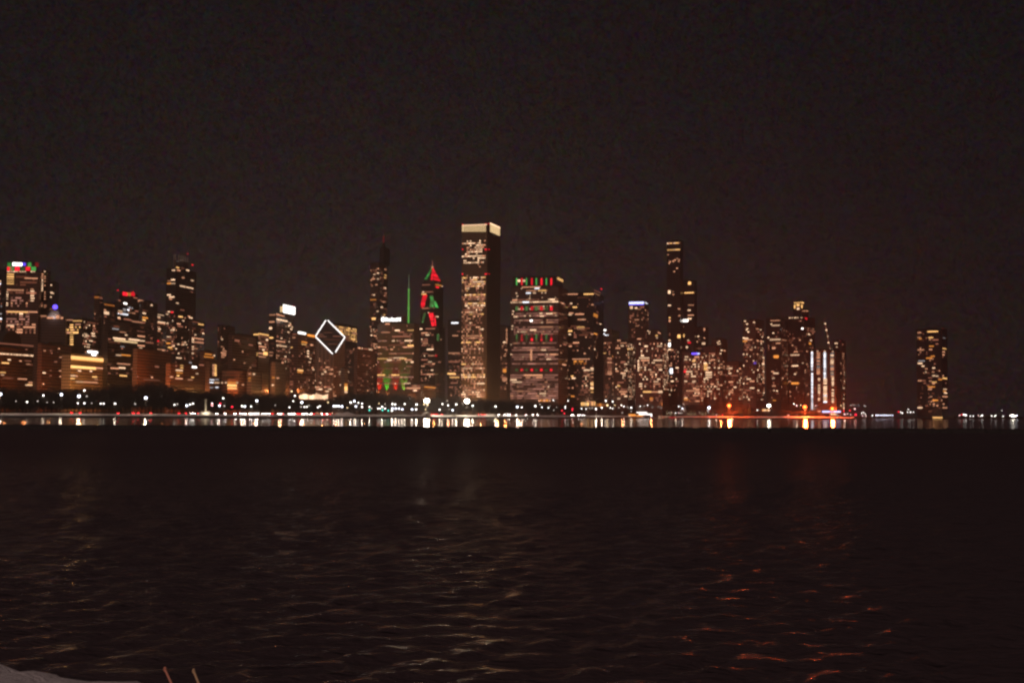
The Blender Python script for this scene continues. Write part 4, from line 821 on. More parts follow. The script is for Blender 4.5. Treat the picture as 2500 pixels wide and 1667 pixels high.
m = MB(); m.face([(-9000, BWY, 0), (9000, BWY, 0), (9000, 26000, 0), (-9000, 26000, 0)]); struct('harbour_water', m, water('calm_water', .09, [], st=(.28, .245, .235)))
# choppy lake: a real wave surface near the camera
import numpy as np
rs = np.random.RandomState(3)
yy = [9.0]
while yy[-1] < BWY - 1: yy.append(yy[-1] * 1.006)
yy[-1] = BWY; yy = np.array(yy); nx = 520
tt = np.linspace(-1, 1, nx + 1); X = (8 + yy * .62)[:, None] * tt[None, :]; Y = np.repeat(yy[:, None], nx + 1, 1); Z = np.zeros_like(X)
for i in range(90):                                    # wind chop: many crossing wavelets, each dropped where the mesh is too coarse for it
    lam = .3 * (1.9 / .3) ** rs.rand(); th = math.radians(-62 + 42 * rs.randn()); kx, ky = math.cos(th) * 6.283 / lam, math.sin(th) * 6.283 / lam
    fade = np.clip((lam / (.0060 * Y * 2.0) - .7), 0, 1); Z += fade * .0045 * lam * np.sin(kx * X + ky * Y + 6.28 * rs.rand() + .6 * np.sin(.21 * X + .17 * Y + i))
Z[-1] = 0
m = MB(); m.v = np.stack([X, Y, Z], -1).reshape(-1, 3).tolist()
for j in range(len(yy) - 1):
    for i in range(nx):
        a = j * (nx + 1) + i; m.f.append((a, a + 1, a + nx + 2, a + nx + 1)); m.m.append(0)
LAKE_M = water('choppy_water', .24, [(.7, 1.0, .35), (2.2, 1.0, .3), (7.0, 1.0, .1)], (.060, .047, .052), .5, (.072, .066, .066))
nt = LAKE_M.node_tree; tc = nt.nodes.new('ShaderNodeTexCoord'); sp = nt.nodes.new('ShaderNodeSeparateXYZ'); nt.links.new(tc.outputs['Object'], sp.inputs[0])
mr = nt.nodes.new('ShaderNodeMapRange'); nt.links.new(sp.outputs[1], mr.inputs[0])      # choppier, so duller, out in the open lake
mr.inputs[1].default_value = 45; mr.inputs[2].default_value = 190; mr.inputs[3].default_value = .27; mr.inputs[4].default_value = .60
nt.links.new(mr.outputs[0], next(n for n in nt.nodes if n.type == 'BSDF_PRINCIPLED').inputs['Roughness'])
struct('lake_water', m, LAKE_M, True)
m = MB(); m.face([(-9000, -60, -.35), (9000, -60, -.35), (9000, BWY, -.35), (-9000, BWY, -.35)]); struct('lake_bed_water', m, LAKE_M)
# breakwater of dark boulders
brk = empty('breakwater', (0, BWY, 0)); tag(brk, 'long low dark stone breakwater lying across the water in front of the lit harbour', 'breakwater')
m = MB(); n = 520
prof = [(-4.2, -1.2), (-2.6, .55), (-1.2, 1.25), (1.2, 1.35), (3.0, .5), (4.5, -1.2)]
for i in range(n + 1):
    x = -420 + 840 * i / n
    for (dy, dz) in prof:
        m.v.append((x + (rnd() - .5) * .8, dy + (rnd() - .5) * .9, dz + ((rnd() - .5) * .34 if dz > 0 else 0)))
k = len(prof)
for i in range(n):
    for j in range(k - 1):
        a = i * k + j; m.f.append((a, a + k, a + k + 1, a + 1)); m.m.append(0)
m.build('rubble', plain('wet_boulders', (.03, .028, .027), .8, scale=.7), brk)
# foreground bank
FG = plain('bank_snow', (.84, .88, .93), .85, var=.16, scale=5)
m = MB(); gx = [-9 + .09 * i for i in range(170)]; gy = [-6 + .09 * i for i in range(185)]
def lumps(x, y):
    return .012 * math.sin(3.1 * x + 1.2 * y) + .014 * math.sin(6.7 * x - 4.1 * y + 1) + .008 * math.sin(13 * x + 9 * y) + .008 * math.sin(29 * x - 17 * y) + (rnd() - .5) * .034
for yy in gy:
    for xx in gx:
        # the snow bank rises on the left, just inside the picture's lower left corner
        top = 3.512 + .14 * (-2.11 - xx) if xx < -2.11 else 3.512 - .42 * (xx + 2.11)
        top = min(3.95, max(3.2, top)); w_ = max(0, min(1, (yy - 3) / 3)); top = 3.2 + (top - 3.2) * w_
        e = 7.55 + .2 * math.sin(xx * .4); f = max(0, yy - e)
        z = top + lumps(xx, yy) * (1 if yy > 1.5 else .3) - f * 1.15
        m.v.append((xx, yy, max(z, -1.2)))
nt = FG.node_tree; pb = next(n for n in nt.nodes if n.type == 'BSDF_PRINCIPLED'); tc = nt.nodes.new('ShaderNodeTexCoord')
mp = nt.nodes.new('ShaderNodeMapping'); nt.links.new(tc.outputs['Object'], mp.inputs[0]); mp.inputs['Scale'].default_value = (9, 16, 9)
nz = noise(nt, mp.outputs[0], 1.0, 6, .7); bp = nt.nodes.new('ShaderNodeBump'); nt.links.new(nz.outputs[0], bp.inputs['Height']); bp.inputs['Strength'].default_value = .9; bp.inputs['Distance'].default_value = .12; nt.links.new(bp.outputs[0], pb.inputs['Normal'])
k = len(gx)
for j in range(len(gy) - 1):
    for i in range(k - 1):
        a = j * k + i; m.f.append((a, a + 1, a + k + 1, a + k)); m.m.append(0)
struct('snow_bank', m, FG, True)
m = MB(); m.face([(-300, -200, 3.0), (300, -200, 3.0), (300, -5.9, 3.0), (-300, -5.9, 3.0)]); struct('near_ground', m, FG)
# dry reed stems poking up at the bottom of the frame
REED = plain('dry_reed', (.85, .62, .36), .7, var=.2, scale=30); REED2 = plain('red_twig', (.85, .38, .26), .6, var=.2, scale=30)
for (xt, yt, xb, yb, mat, lab, D) in ((401, 1633, 419, 1672, REED2, 'reddish dry stem, the left one of two poking up at the bottom edge', 3.6), (471, 1637, 486, 1674, REED, 'tan dry stem, the right one of two poking up at the bottom edge', 3.7)):
    T, Bm = at(xt, yt, D), at(xb, yb, D - .03); dirv = (Bm - T).normalized(); g = Bm + dirv * ((Bm.z - 3.28) / max(.1, -dirv.z))
    o = empty('reed_stem', g); m = MB(); pts = [g.lerp(T, i / 6) + Vector((math.sin(i * 1.3) * .002, 0, 0)) - g for i in range(7)]
    for i in range(6): m.tube(pts[i], pts[i + 1], .0042 - .0002 * i, .0040 - .0002 * i, 7)
    m.build('stalk', mat, o); m = MB(); m.ball(pts[-1], .0046, 8, 6, 1.6); m.build('broken_tip', mat, o); tag(o, lab, 'plant stem')
# ------------------------------------------------------------------ lamps along the lakefront
HEAD = {'w': emit('lamp_white', (1, .93, .86), 7, False, True), 'b': emit('lamp_blue_white', (.82, .84, 1), 8, False, True), 'y': emit('lamp_yellow', (1, .72, .36), 5, False, True),
        'R': emit('lamp_red', (1, .02, .05), 4, False, True), 't': emit('lamp_teal', (.1, .95, .75), 3, False, True), 'O': emit('lamp_orange', (1, .12, .02), 12, False, True), 'V': emit('flood_white', (1, .9, .74), 26, False, True), 'd': emit('lamp_dim_white', (1, .86, .74), 2.2, False, True), 'p': emit('lamp_pink', (1, .6, .55), 5, False, True)}
POLE = plain('lamp_pole_paint', (.07, .065, .06), .6)
def gz(d): return PR[-1][1] if d >= 76 else next(z0 + (z1 - z0) * (d - a) / (c - a) for (a, z0), (c, z1) in zip(PR, PR[1:]) if d <= c)
def horizon(x): return 1012 + (x - CX) * math.tan(math.radians(.25))
HM = {}
def head_mesh(r, key):
    k = (round(r, 2), key)
    if k not in HM:
        m = MB(); m.smooth = True; m.ball((0, 0, 0), r, 10, 7, .85); HM[k] = m.mesh('lamp_head', HEAD[key])
    return HM[k]
LG = {'d': ('dim small street lamp among the dark lakefront trees', 'dim street lamps along the lakefront'), 'w': ('white globe street lamp among the dark lakefront trees', 'white street lamps along the lakefront'), 'b': ('bluish white street lamp on a tall pole by the lakefront drive', 'bluish white street lamps along the lakefront'),
      'y': ('warm yellow street lamp among the dark lakefront trees', 'yellow street lamps along the lakefront'), 'p': ('pinkish white lamp among the lights on the right shore', 'pinkish lamps on the right shore')}
def lamp(x, y, r, key, d=100.0, power=0, label=None, group=None, name='street_lamp', D=None, zg=None, arm=True):
    D = D or (inland(x, d).y); P = at(x, y, D); zg = gz(d) if zg is None else zg
    base = Vector((P.x, P.y, zg)); h = max(P.z - zg, .6)
    o = empty(name, base); tag(o, label or LG[key][0], 'street lamp', group if label else LG[key][1])
    m = MB(); m.cyl(0, 0, 0, .6, .28, .2, 8)
    m.cyl(0, 0, .6, h + r * .4, .15, .09, 7); m.build('pole', POLE, o)
    m = MB(); m.cyl(0, 0, h + r * .8, h + r * 1.15, r * .75, r * .3, 8); m.build('cap', METAL, o)
    put('lamp_head', head_mesh(r, key), o, (0, 0, h))
    if power:
        li = bpy.data.lights.new('bulb', 'POINT'); li.energy = power; li.color = {'w': (1, .82, .62), 'b': (1, .76, .54), 'V': (1, .82, .6), 'O': (1, .10, .02), 'y': (1, .7, .4)}.get(key, (1, .8, .6)); li.shadow_soft_size = r
        put('bulb', li, o, (0, -r * 1.3, h - r * 1.2))
    return o
L1 = 1.0
near = [(1, 962, 1.9, 'b', 900), (150, 963, 1.6, 'b', 500), (193, 967, 1.8, 'b', 900), (356, 971, 1.8, 'b', 900), (627, 978, 1.4, 'b', 700), (737, 982, 1.5, 'b', 700), (856, 982, 1.1, 'w', 500), (1017, 987, 1.3, 'w', 500), (1114, 987, 1.3, 'w', 500), (1154, 990, 1.2, 'w', 400), (1210, 992, 1.3, 'w', 500), (1263, 993, 1.5, 'b', 600), (1455, 998, 1.5, 'w', 500), (1469, 995, 1.2, 'w', 400)]
for x, y, r, k, pw in near: lamp(x, y, r * .8, k, 45, pw * 8)
far = '''106 965 1.1 w|206 953 1.2 w|212 967 .8 w|39 979 .6 w|66 981 1 w|92 979 .8 w|115 982 .6 w|131 982 .7 w|190 984 .9 w|206 984 1 w|224 984 .6 w|246 985 .9 w|253 985 .9 w|281 985 1.1 w|330 986 .8 w|395 966 .6 w|426 988 .9 w|433 986 .8 w|456 990 1.4 b|464 987 1 w|471 985 1 w|518 985 .9 w|518 990 .9 w|536 990 1.3 b|545 972 1 w|548 991 .8 w|591 991 1.1 w|598 992 1.2 b|613 992 .9 w|672 989 .6 w|707 994 .9 w|712 955 1 y|720 966 1 w|716 979 .9 w|735 993 .8 w|743 993 .9 w|749 993 .9 w|754 990 .8 w|776 994 1 w|781 991 .9 w|801 982 .9 y|815 991 1.3 b|821 991 1.3 b|827 991 1.3 b|835 992 1.5 b|865 979 1.4 b|875 983 1 w|884 985 1 w|869 992 1.3 b|884 993 1.1 w|848 995 .7 y|902 993 1.1 w|907 997 .8 w|925 985 .7 y|940 987 .6 w|933 993 1.2 w|923 997 1 w|928 997 .9 w|940 997 1 w|958 986 1.2 w|965 987 1.2 w|988 986 1.1 w|958 997 1.3 b|966 997 1.3 b|974 997 1.3 b|982 999 1.3 b|957 1002 1.2 w|1006 999 1.4 b|1016 999 1.3 w|1035 987 1 y|1044 988 1.1 y|1039 999 .7 y|1080 986 1.1 w|1094 989 1.1 w|1092 978 .8 w|1073 1000 1.2 w|1105 1001 1.3 b|1097 999 .6 w|1130 985 .8 w|1274 994 1.1 w|1307 991 1.5 w|1319 987 .8 w|1323 994 1 w|1339 995 1 w|1351 977 .9 w|1387 978 .9 w|1380 992 .9 w|1380 996 .9 w|1352 1001 .7 w|1343 991 .5 w|1359 994 .5 w|1420 997 1 w|1431 998 .9 w|1439 996 .8 w|1446 996 .8 w|1479 978 1.4 w|1496 980 1.1 w|1483 989 1.6 y|1490 995 1 w|1496 997 .9 w|1501 989 .8 y|1511 995 .8 w|1517 989 1 w|1523 992 1.1 w|1531 993 .8 w|1534 995 .7 w|1541 995 1.4 w|1563 992 .9 w|1573 991 .7 w|1581 989 .9 w|1593 994 .6 w|1608 992 .6 w|1614 995 .7 w|1657 992 1 w|1661 993 .8 w|1666 997 1.2 b|1669 987 .8 w|1662 1001 .8 w|1669 1002 .7 w|1713 1002 .8 w|1728 1002 .9 w|1742 1007 1 w|1748 1012 1.1 p|1789 1011 1.2 p|1730 1007 .7 w|1708 1007 .6 w|1649 1008 1.2 b|1633 1007 .7 w|1657 1008 .8 p|1660 1008 .7 w|1664 1008 .8 w|1640 1007 .7 p|1519 1007 .8 w|1541 1004 .8 w|1849 1001 1 w|1938 986 1 w|1945 990 1.3 p|1955 989 .9 y|1992 990 .8 p|2015 989 1.1 p|2004 994 1 w|2048 989 .7 y|2053 990 .9 y|1945 1012 .9 p|1925 1013 .9 p|1993 1012 1 p|2008 1011 1 p|2030 1015 1.1 p|2062 1011 1.3 p|2069 1010 .8 p|2077 1012 .8 p|2087 998 1.7 p|2076 989 .6 w|2080 989 .6 w|2084 989 .6 w|2088 989 .6 w|2093 989 .6 w|2097 989 .6 w'''
for s in far.split('|'):
    x, y, r, k = s.split(); x, y, r = float(x), float(y), float(r)
    lamp(x, y, r * .78, 'd' if k == 'w' and r < .85 else k, 118 if y > 970 else 135, 1000 if r > 1.05 else 0)
lamp(1042, 978, 3.3, 'V', 50, 70000, 'brilliant white floodlight mast above the pale domed tent', name='floodlight_mast')
lamp(1140, 979, 3.2, 'V', 50, 70000, 'brilliant white floodlight mast at the foot of the tallest tower', name='floodlight_mast')
lamp(1731, 995, 2.0, 'b', 60, 1500, 'bright bluish white floodlight left of the glowing orange lamps', name='floodlight_mast')
lamp(1877, 990, 2.5, 'V', 60, 2500, 'bright white floodlight between the yellow lit trees and the middle orange lamp', name='floodlight_mast')
lamp(1780, 990, 2.7, 'O', 45, 320000, 'glowing orange lamp left of the two yellow lit trees', name='orange_lamp')
lamp(1965, 993, 2.8, 'O', 45, 320000, 'glowing orange lamp just left of the white strip lit tower foot', name='orange_lamp')
lamp(2032, 997, 2.5, 'O', 45, 260000, 'glowing orange lamp above the bluish white light bar', name='orange_lamp')
# lamps on the far right pier and shore
for i, (x, y, r, k) in enumerate([(2104, 1008, 1.2, 'w'), (2108, 1007, 1.2, 'w'), (2112, 1010, 1.2, 'w'), (2106, 1015, 1.1, 'p'), (2114, 1015, 1.2, 'p'), (2112, 991, .9, 'w'), (2130, 1014, 1.3, 'w')] + [(2139 + 5.0 * j, 1013.6, 1.5 if j in (0, 1, 4) else 1.25, 'b') for j in range(9)] + [(2199, 1006, 1.2, 'w'), (2203, 1008, 1.5, 'w'), (2218, 999, 1.1, 'w'), (2216, 1006, 1.1, 'w'), (2223, 1006, 1.5, 'w'), (2230, 1006, 1.1, 'w'), (2241, 1006, 1.2, 'w'), (2259, 1006, 1.1, 'w'),
        (2240, 1016, .8, 'w'), (2343, 1014, 1.6, 'p'), (2342, 1020, 1, 'w'), (2347, 1020, 1, 'w'), (2353, 1012, 1.9, 'w'), (2358, 1013, 2.2, 'w'), (2356, 1019, 1.2, 'w'), (2361, 1017, 1.4, 'w'), (2369, 1016, 1.6, 'w'), (2376, 1016, 1.8, 'w'), (2389, 1014, 1.1, 'p'), (2395, 1016, 1.6, 'w'), (2398, 1014, 1.9, 'w'), (2421, 1015, 1.5, 'w'), (2429, 1016, 1.9, 'w'), (2431, 1014, 1.2, 'w'), (2449, 1016, 1.6, 'w'), (2446, 1002, .8, 'w'), (2467, 1014, 2.2, 'w'), (2473, 1015, 3.4, 'V'), (2478, 1016, 3.0, 'w'), (2482, 1014, 1.8, 'b')]):
    lamp(x, y, r * .72, k, D=2720 if x < 2330 else 2760, zg=2.0, label='bright cluster of white light at the end of the far right pier' if k == 'V' else 'small white lamp on the far right shore and pier', group=None if k == 'V' else 'small lamps on the far right shore')
# red beacons, traffic signals
for x, y, r, D, lab, g in [(2348, 1011.5, 1.6, 2755, 'red light among the white pier lamps at far right', None), (2194, 1005, 1.8, 2715, 'red light on the far shore left of the lone tower', None),
        (2060, 1003, 1.6, 2060, 'red light strip end beside the bluish white bar', None), (2075, 1002, 1.3, 2060, 'red light between the bluish white bar and the pink lamp', None), (2089, 1012, 2.1, 2050, 'low red light at the right tip of the snowy point', None), (1764, 1013, 1.0, 2040, 'faint red light by the left orange lamp', None)]:
    lamp(x, y, r * .7, 'R', D=D, zg=2.2, label=lab, name='red_light')
SIG = plain('signal_housing', (.03, .03, .03), .6)
def signal(x, y, key, lab, g):
    D = inland(x, 95).y; P = at(x, y, D); o = empty('traffic_signal', (P.x, P.y, 4.05)); h = P.z - 4.05; tag(o, lab, 'traffic signal', g)
    m = MB(); m.cyl(0, 0, 0, h - .9, .12, .1, 8); m.build('pole', POLE, o)
    m = MB(); m.box(-.4, .4, -.25, .25, h - 1.1, h + 1.1); m.build('housing', SIG, o)
    m = MB(); m.smooth = True; m.ball((0, -.5, h), .85, 10, 6); m.build('lens', HEAD[key], o)
for x, y in ((902, 1001), (934, 1001), (948, 1002)): signal(x, y, 't', 'teal green traffic signal low among the white lamps left of the floodlights', 'green traffic signals')
for x, y in ((1372, 1002), (1378, 1009), (1397, 1001), (1398, 997.5), (567, 993), (538, 985), (518, 988)): signal(x, y, 'R', 'red traffic signal low among the lakefront lamps', 'red traffic signals')

# ------------------------------------------------------------------ cars on the lakefront drive
PAINT = [plain('car_paint_' + n, c, .3, .3, .05) for n, c in (('black', (.02, .02, .022)), ('silver', (.35, .35, .36)), ('white', (.6, .6, .58)), ('red', (.25, .02, .02)))]
GLASS = plain('car_glass', (.015, .016, .018), .1, 0, .1); TYRE = plain('tyre_rubber', (.02, .02, .02), .9)
HLT = emit('headlight_white', (1, .94, .88), 60, False); TLT = emit('taillight_red', (1, .02, .03), 26, False)
def car_meshes():
    body = MB(); P = [(-2.25, .35), (2.25, .35), (2.3, .7), (1.9, .92), (1.0, 1.0), (-1.7, 1.02), (-2.25, .9)]
    n = len(P)
    for s in (-.9, .9): body.v += [(s, p[0], p[1]) for p in P]
    body.f += [tuple(range(n)), tuple(range(2 * n - 1, n - 1, -1))] + [(i, i + n, (i + 1) % n + n, (i + 1) % n) for i in range(n)]; body.m += [0] * (n + 2)
    cab = MB(); Q = [(-1.75, 1.02), (1.0, 1.0), (.3, 1.46), (-1.2, 1.5)]; n = 4
    for s in (-.78, .78): cab.v += [(s, p[0], p[1]) for p in Q]
    cab.f += [(0, 1, 2, 3), (7, 6, 5, 4)] + [(i, i + n, (i + 1) % n + n, (i + 1) % n) for i in range(n)]; cab.m += [0] * 6
    wh = MB(); wh.tube((-.11, 0, 0), (.11, 0, 0), .33, .33, 12)
    hl = MB(); hl.box(-.26, .26, -.09, .09, -.16, .16)
    return [body.mesh('body', m) for m in PAINT], cab.mesh('window', GLASS), wh.mesh('wheel', TYRE), hl.mesh('headlight', HLT), hl.mesh('taillight', TLT)
CB, CC, CW, CH, CT = car_meshes()
def car(x, y, kind):
    P = plan(x, shoreD(x)); u = P.normalized(); D = inland(x, 82 + 18 * rnd()).y; Q = plan(x, D)
    face = math.atan2(-Q.x, -Q.y)                       # local +y (nose) turned to the viewer, then swung off along the road
    a = math.atan2(Q.x, -Q.y) if kind in 'wbp' else math.atan2(-Q.x, Q.y)
    o = empty('parked_car' if 0 else 'car', (Q.x, Q.y, 4.07), a + (rnd() - .5) * .9)
    tag(o, {'w': 'car with white headlights facing the water on the lakefront drive', 'r': 'car showing red tail lights on the lakefront drive'}['w' if kind in 'wbp' else 'r'], 'car', 'cars showing headlights' if kind in 'wbp' else 'cars showing tail lights')
    put('body', random.choice(CB), o); put('window', CC, o)
    for sx in (-.84, .84):
        for sy in (-1.4, 1.4): put('wheel', CW, o, (sx, sy, .33))
        put('headlight', CH, o, (sx * .72, 2.30, .68)); put('taillight', CT, o, (sx * .78, -2.3, .78))
cars = '174r 195r 288r 327r 336r 367r 437r 456r 466w 474w 484r 494w 505w 528w 549w 572w 577w 589w 594w 601w 612w 600w 611w 616w 625w 631w 643w 648w 655w 665r 680w 684w 692r 708w 713w 720w 727r 734r 740w 746w 752w 758w 766r 784w 790r 798w 804r 819w 824w 1053r 1060r 1068r 1078r 1170r 1176r 1182r 1188r 1194r 1218w 1232w 1240w 1246w 1259w 1283w 1303w 1312w 1395w 1399w 1411w 1416w 1421w 1425w'
for s in cars.split(): car(float(s[:-1]), 0, s[-1])

# ------------------------------------------------------------------ trees
BARK = plain('dark_bark', (.045, .036, .03), .95, scale=2); TWIG = plain('bare_twigs', (.040, .031, .026), .95, scale=.6)
def tree_meshes(seed, h=1.0):
    R = random.Random(seed); tr = MB(); cr = MB()
    tr.tube((0, 0, 0), (0, 0, .22), .022, .016, 7)
    ends = []
    for i in range(7):
        a = 6.283 * i / 7 + R.random() * .6; z0 = .16 + .07 * R.random(); r = .16 + .14 * R.random(); z1 = .5 + .35 * R.random()
        mid = Vector((math.cos(a) * r * .5, math.sin(a) * r * .5, (z0 + z1) / 2)); e = Vector((math.cos(a) * r, math.sin(a) * r, z1))
        tr.tube((0, 0, z0), mid, .012, .008, 5); tr.tube(mid, e, .008, .003, 4); ends += [mid, e, (mid + e) / 2]
    tr.tube((0, 0, .22), (.01, .0, .85), .014, .003, 5); ends += [Vector((0, 0, .6)), Vector((0, 0, .86))]
    for c in ends:
        k = 62
        for _ in range(k):
            v = Vector((R.gauss(0, 1), R.gauss(0, 1), R.gauss(0, .9))) * .078; p = c + v
            if p.z < .16 or p.z > 1.02: continue
            d = Vector((R.gauss(0, 1), R.gauss(0, 1), R.gauss(.5, 1))).normalized() * (.03 + .03 * R.random()); s = d.cross(Vector((R.gauss(0, 1), R.gauss(0, 1), R.gauss(0, 1)))).normalized() * (.007 + .008 * R.random())
            cr.face([p - d - s * .4, p + s, p + d, p - s])
    return tr.mesh('trunk', BARK), cr.mesh('crown', TWIG)
TREES = [tree_meshes(i) for i in range(6)]
def tree(x, ytop, d, k=None, wide=1.0, label='dark leafless tree in the belt of park trees behind the lakefront drive', group='park trees along the lakefront'):
    Q = inland(x, d); zt = at(x, ytop, Q.y).z; h = max(5, zt - 4.05)
    o = empty('park_tree', (Q.x, Q.y, 4.05), rnd() * 6.28); tag(o, label, 'tree', group)
    tm, cm = TREES[k if k is not None else random.randrange(6)]; s = (h * .82 * wide, h * .82 * wide, h)
    put('trunk', tm, o, scale=s); put('crown', cm, o, scale=s); return o
TL = [(-60, 940), (0, 943), (90, 946), (150, 944), (260, 941), (300, 934), (360, 930), (400, 934), (450, 943), (540, 952), (600, 954), (640, 958), (690, 955), (710, 964), (740, 971), (770, 974), (800, 968), (840, 957), (870, 953), (960, 957), (1000, 960), (1040, 968), (1060, 963), (1110, 972), (1140, 978), (1180, 966), (1220, 972), (1300, 976), (1340, 983), (1370, 978), (1400, 983), (1440, 990), (1480, 994), (1620, 1000), (1700, 998), (1900, 1000), (2080, 1003)]
def tl(x):
    for (a, b), (c, d) in zip(TL, TL[1:]):
        if x <= c: return b + (d - b) * (x - a) / (c - a)
    return TL[-1][1]
x = -40.0
while x < 2060:
    if not 1000 < x < 1130 or rnd() < .6: tree(x, tl(x) + rnd() * 6, 150 + rnd() * 42, wide=1.15)
    x += 8 + rnd() * 4 if x < 1420 else 16 + rnd() * 10
x = -30.0
while x < 1420:
    tree(x, tl(x) + 14 + rnd() * 16, 122 + rnd() * 22, wide=1.2); x += 12 + rnd() * 6
# leafless shrubs on the right shore
for i in range(46):
    x = 1745 + i * 6.7 + rnd() * 3
    tree(x, 1001 + rnd() * 5, 52 + rnd() * 22, None, 1.9, 'low leafless shrub on the dark right shore around the orange lamps', 'shrubs on the right shore')
# yellow lit trees
YL = emit('yellow_tree_lights', (1, .70, .12), 1.5)
for x, lab in ((1806, 'tree wrapped in yellow lights, the left one of two right of the orange lamp'), (1829, 'tree wrapped in yellow lights, the right one of two beside the white floodlight')):
    o = tree(x, 984, 75, 2, 1.6, lab, None)
    m = MB()
    for i in range(90):
        a = rnd() * 6.28; r = abs(random.gauss(0, 2.1)); z = 3 + rnd() * 9; r *= (1 - (z - 3) / 14); m.ball((r * math.cos(a), r * math.sin(a), z), .28, 5, 3)
    tag(m.build('fairy_lights', YL, o), kind='stuff')
TR2 = emit('gold_tree_lights', (1, .78, .42), 1.0)
for i, x in enumerate((1628, 1638, 1648, 1681, 1688, 1696, 1710, 1715, 1722, 1741, 1750, 1753, 1760)):
    o = tree(x, 986, 88, None, 1.0, 'small leafless tree with warm white lights in the row by the right shore', 'small lit trees by the right shore')
    m = MB()
    for k in range(46):
        a = rnd() * 6.28; z = 1.5 + rnd() * 8; r = abs(random.gauss(0, 1.3)) * (1 - z / 16); m.ball((r * math.cos(a), r * math.sin(a), z), .26, 5, 3)
    tag(m.build('fairy_lights', TR2, o), kind='stuff')

# ------------------------------------------------------------------ small buildings and objects by the water
WOODM = plain('pale_canvas', (.62, .58, .50), .9, scale=.5)
def place(x, d): Q = inland(x, d); return Vector((Q.x, Q.y, gz(d))), math.atan2(-Q.x, Q.y)
p, a = place(1042, 22); o = empty('dome_tent', p, a); tag(o, 'pale domed tent on the snow below the left floodlight mast', 'tent')
m = MB(); m.smooth = True; m.ball((0, 0, .8), 5.6, 16, 8, .78); m.build('canopy', WOODM, o); m = MB(); m.box(-1, 1, -5.9, -5.3, 0, 2.2); m.build('door', SIG, o)
p, a = place(1109, 16); o = empty('white_shed', p, a); tag(o, 'small white flat roofed shed on the snow left of the right floodlight mast', 'shed', None)
m = MB(); m.box(-3.2, 3.2, -2, 2, 0, 2.6); m.build('wall', WOODM, o); m = MB(); m.box(-3.5, 3.5, -2.3, 2.3, 2.603, 2.9); m.build('roof', ROOF, o); m = MB(); m.box(-.5, .5, -2.1, -1.9, 0, 2); m.build('door', SIG, o)
p, a = place(1349, 10); o = empty('white_kiosk', p, a); tag(o, 'tiny white kiosk standing alone at the shore left of the red signals', 'kiosk')
m = MB(); m.box(-1.6, 1.6, -1.3, 1.3, 0, 3.1); m.build('wall', WOODM, o); m = MB(); m.box(-1.8, 1.8, -1.5, 1.5, 3.103, 3.35); m.build('roof', ROOF, o); m = MB(); m.box(-.9, .9, -1.36, -1.3, 1.1, 2.2); m.build('window', GLASS, o)
SN = plain('ploughed_snow', (.74, .71, .66), .9)
for x, d, w, h, lab in ((843, 30, 13, 3.6, 'tan lit heap of ploughed snow left of the teal signals'), (1012, 12, 14, 2.0, 'bright low heap of snow left of the domed tent'), (1201, 24, 9, 2.6, 'heap of snow beside the cluster of red tail lights'), (505, 60, 9, 3.0, 'dull heap of snow under the lit column on the left shore')):
    p, a = place(x, d); o = empty('snow_heap', p, a); tag(o, lab, 'snow heap'); m = MB(); m.smooth = True; m.ball((0, 0, 0), 1, 18, 10)
    m.v = [(v[0] * w * (1 + .12 * math.sin(5 * v[1])), v[1] * w * .4, v[2] * h * (1 + .2 * math.sin(7 * v[0]))) for v in m.v]; m.build('snow_mound', SN, o)
p, a = place(502, 60); o = empty('lit_column', p, a); tag(o, 'pale floodlit stone column with a flared top on the left shore', 'column')
zt = at(502, 975, inland(502, 60).y).z - p.z; m = MB(); m.cyl(0, 0, 0, 1.2, 1.5, 1.3, 10); m.cyl(0, 0, 1.2, zt - 1.2, .95, .85, 10); m.cyl(0, 0, zt - 1.2, zt, .9, 1.7, 10); m.build('shaft', plain('pale_stone', (.6, .56, .46), .8), o)
li = bpy.data.lights.new('uplight', 'POINT'); li.energy = 2600; li.color = (1, .86, .6); put('uplight', li, o, (0, -7, 2.5))
# white canopy glowing behind the trees
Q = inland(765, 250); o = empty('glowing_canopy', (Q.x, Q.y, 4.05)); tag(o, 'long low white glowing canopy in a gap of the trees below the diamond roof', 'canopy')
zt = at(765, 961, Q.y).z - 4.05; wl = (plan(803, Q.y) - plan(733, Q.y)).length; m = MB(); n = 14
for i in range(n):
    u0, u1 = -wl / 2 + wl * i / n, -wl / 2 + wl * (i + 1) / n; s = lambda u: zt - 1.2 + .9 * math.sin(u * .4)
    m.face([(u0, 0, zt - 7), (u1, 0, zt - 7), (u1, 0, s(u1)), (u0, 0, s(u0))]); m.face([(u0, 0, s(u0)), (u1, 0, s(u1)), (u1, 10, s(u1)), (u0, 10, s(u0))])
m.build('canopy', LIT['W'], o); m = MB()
for i in range(8): m.cyl(-wl / 2 + wl * i / 7, 2, 0, zt - 7, .3, .3, 6)
m.build('posts' if 0 else 'post_row', METAL, o)
# orange and yellow lit low blocks right of the striped tower
def lowlit(x0, x1, y0, y1, d, key, lab, name='lit_pavilion', n=4):
    Q0, Q1 = plan((x0 + x1) / 2, inland((x0 + x1) / 2, d).y), None; D = Q0.y; w = (x1 - x0) * D / F; zt = at(x0, y0, D).z - 4.05; zb = at(x0, y1, D).z - 4.05
    o = empty(name, (Q0.x, Q0.y, 4.05)); tag(o, lab, 'building'); m = MB(); m.box(-w / 2, w / 2, .2, 12, 0, zt); m.build('wall', WALL['brown'], o); m = MB(); m.box(-w / 2 - .5, w / 2 + .5, -.4, 12.5, zt + .003, zt + .7); m.build('roof', ROOF, o)
    for i in range(n):
        m = MB(); m.box(-w / 2 + w * (i + .08) / n, -w / 2 + w * (i + .92) / n, 0, .6, max(.3, zb), zt - .5); m.build('window', LIT[key if not isinstance(key, tuple) else key[i % len(key)]], o)
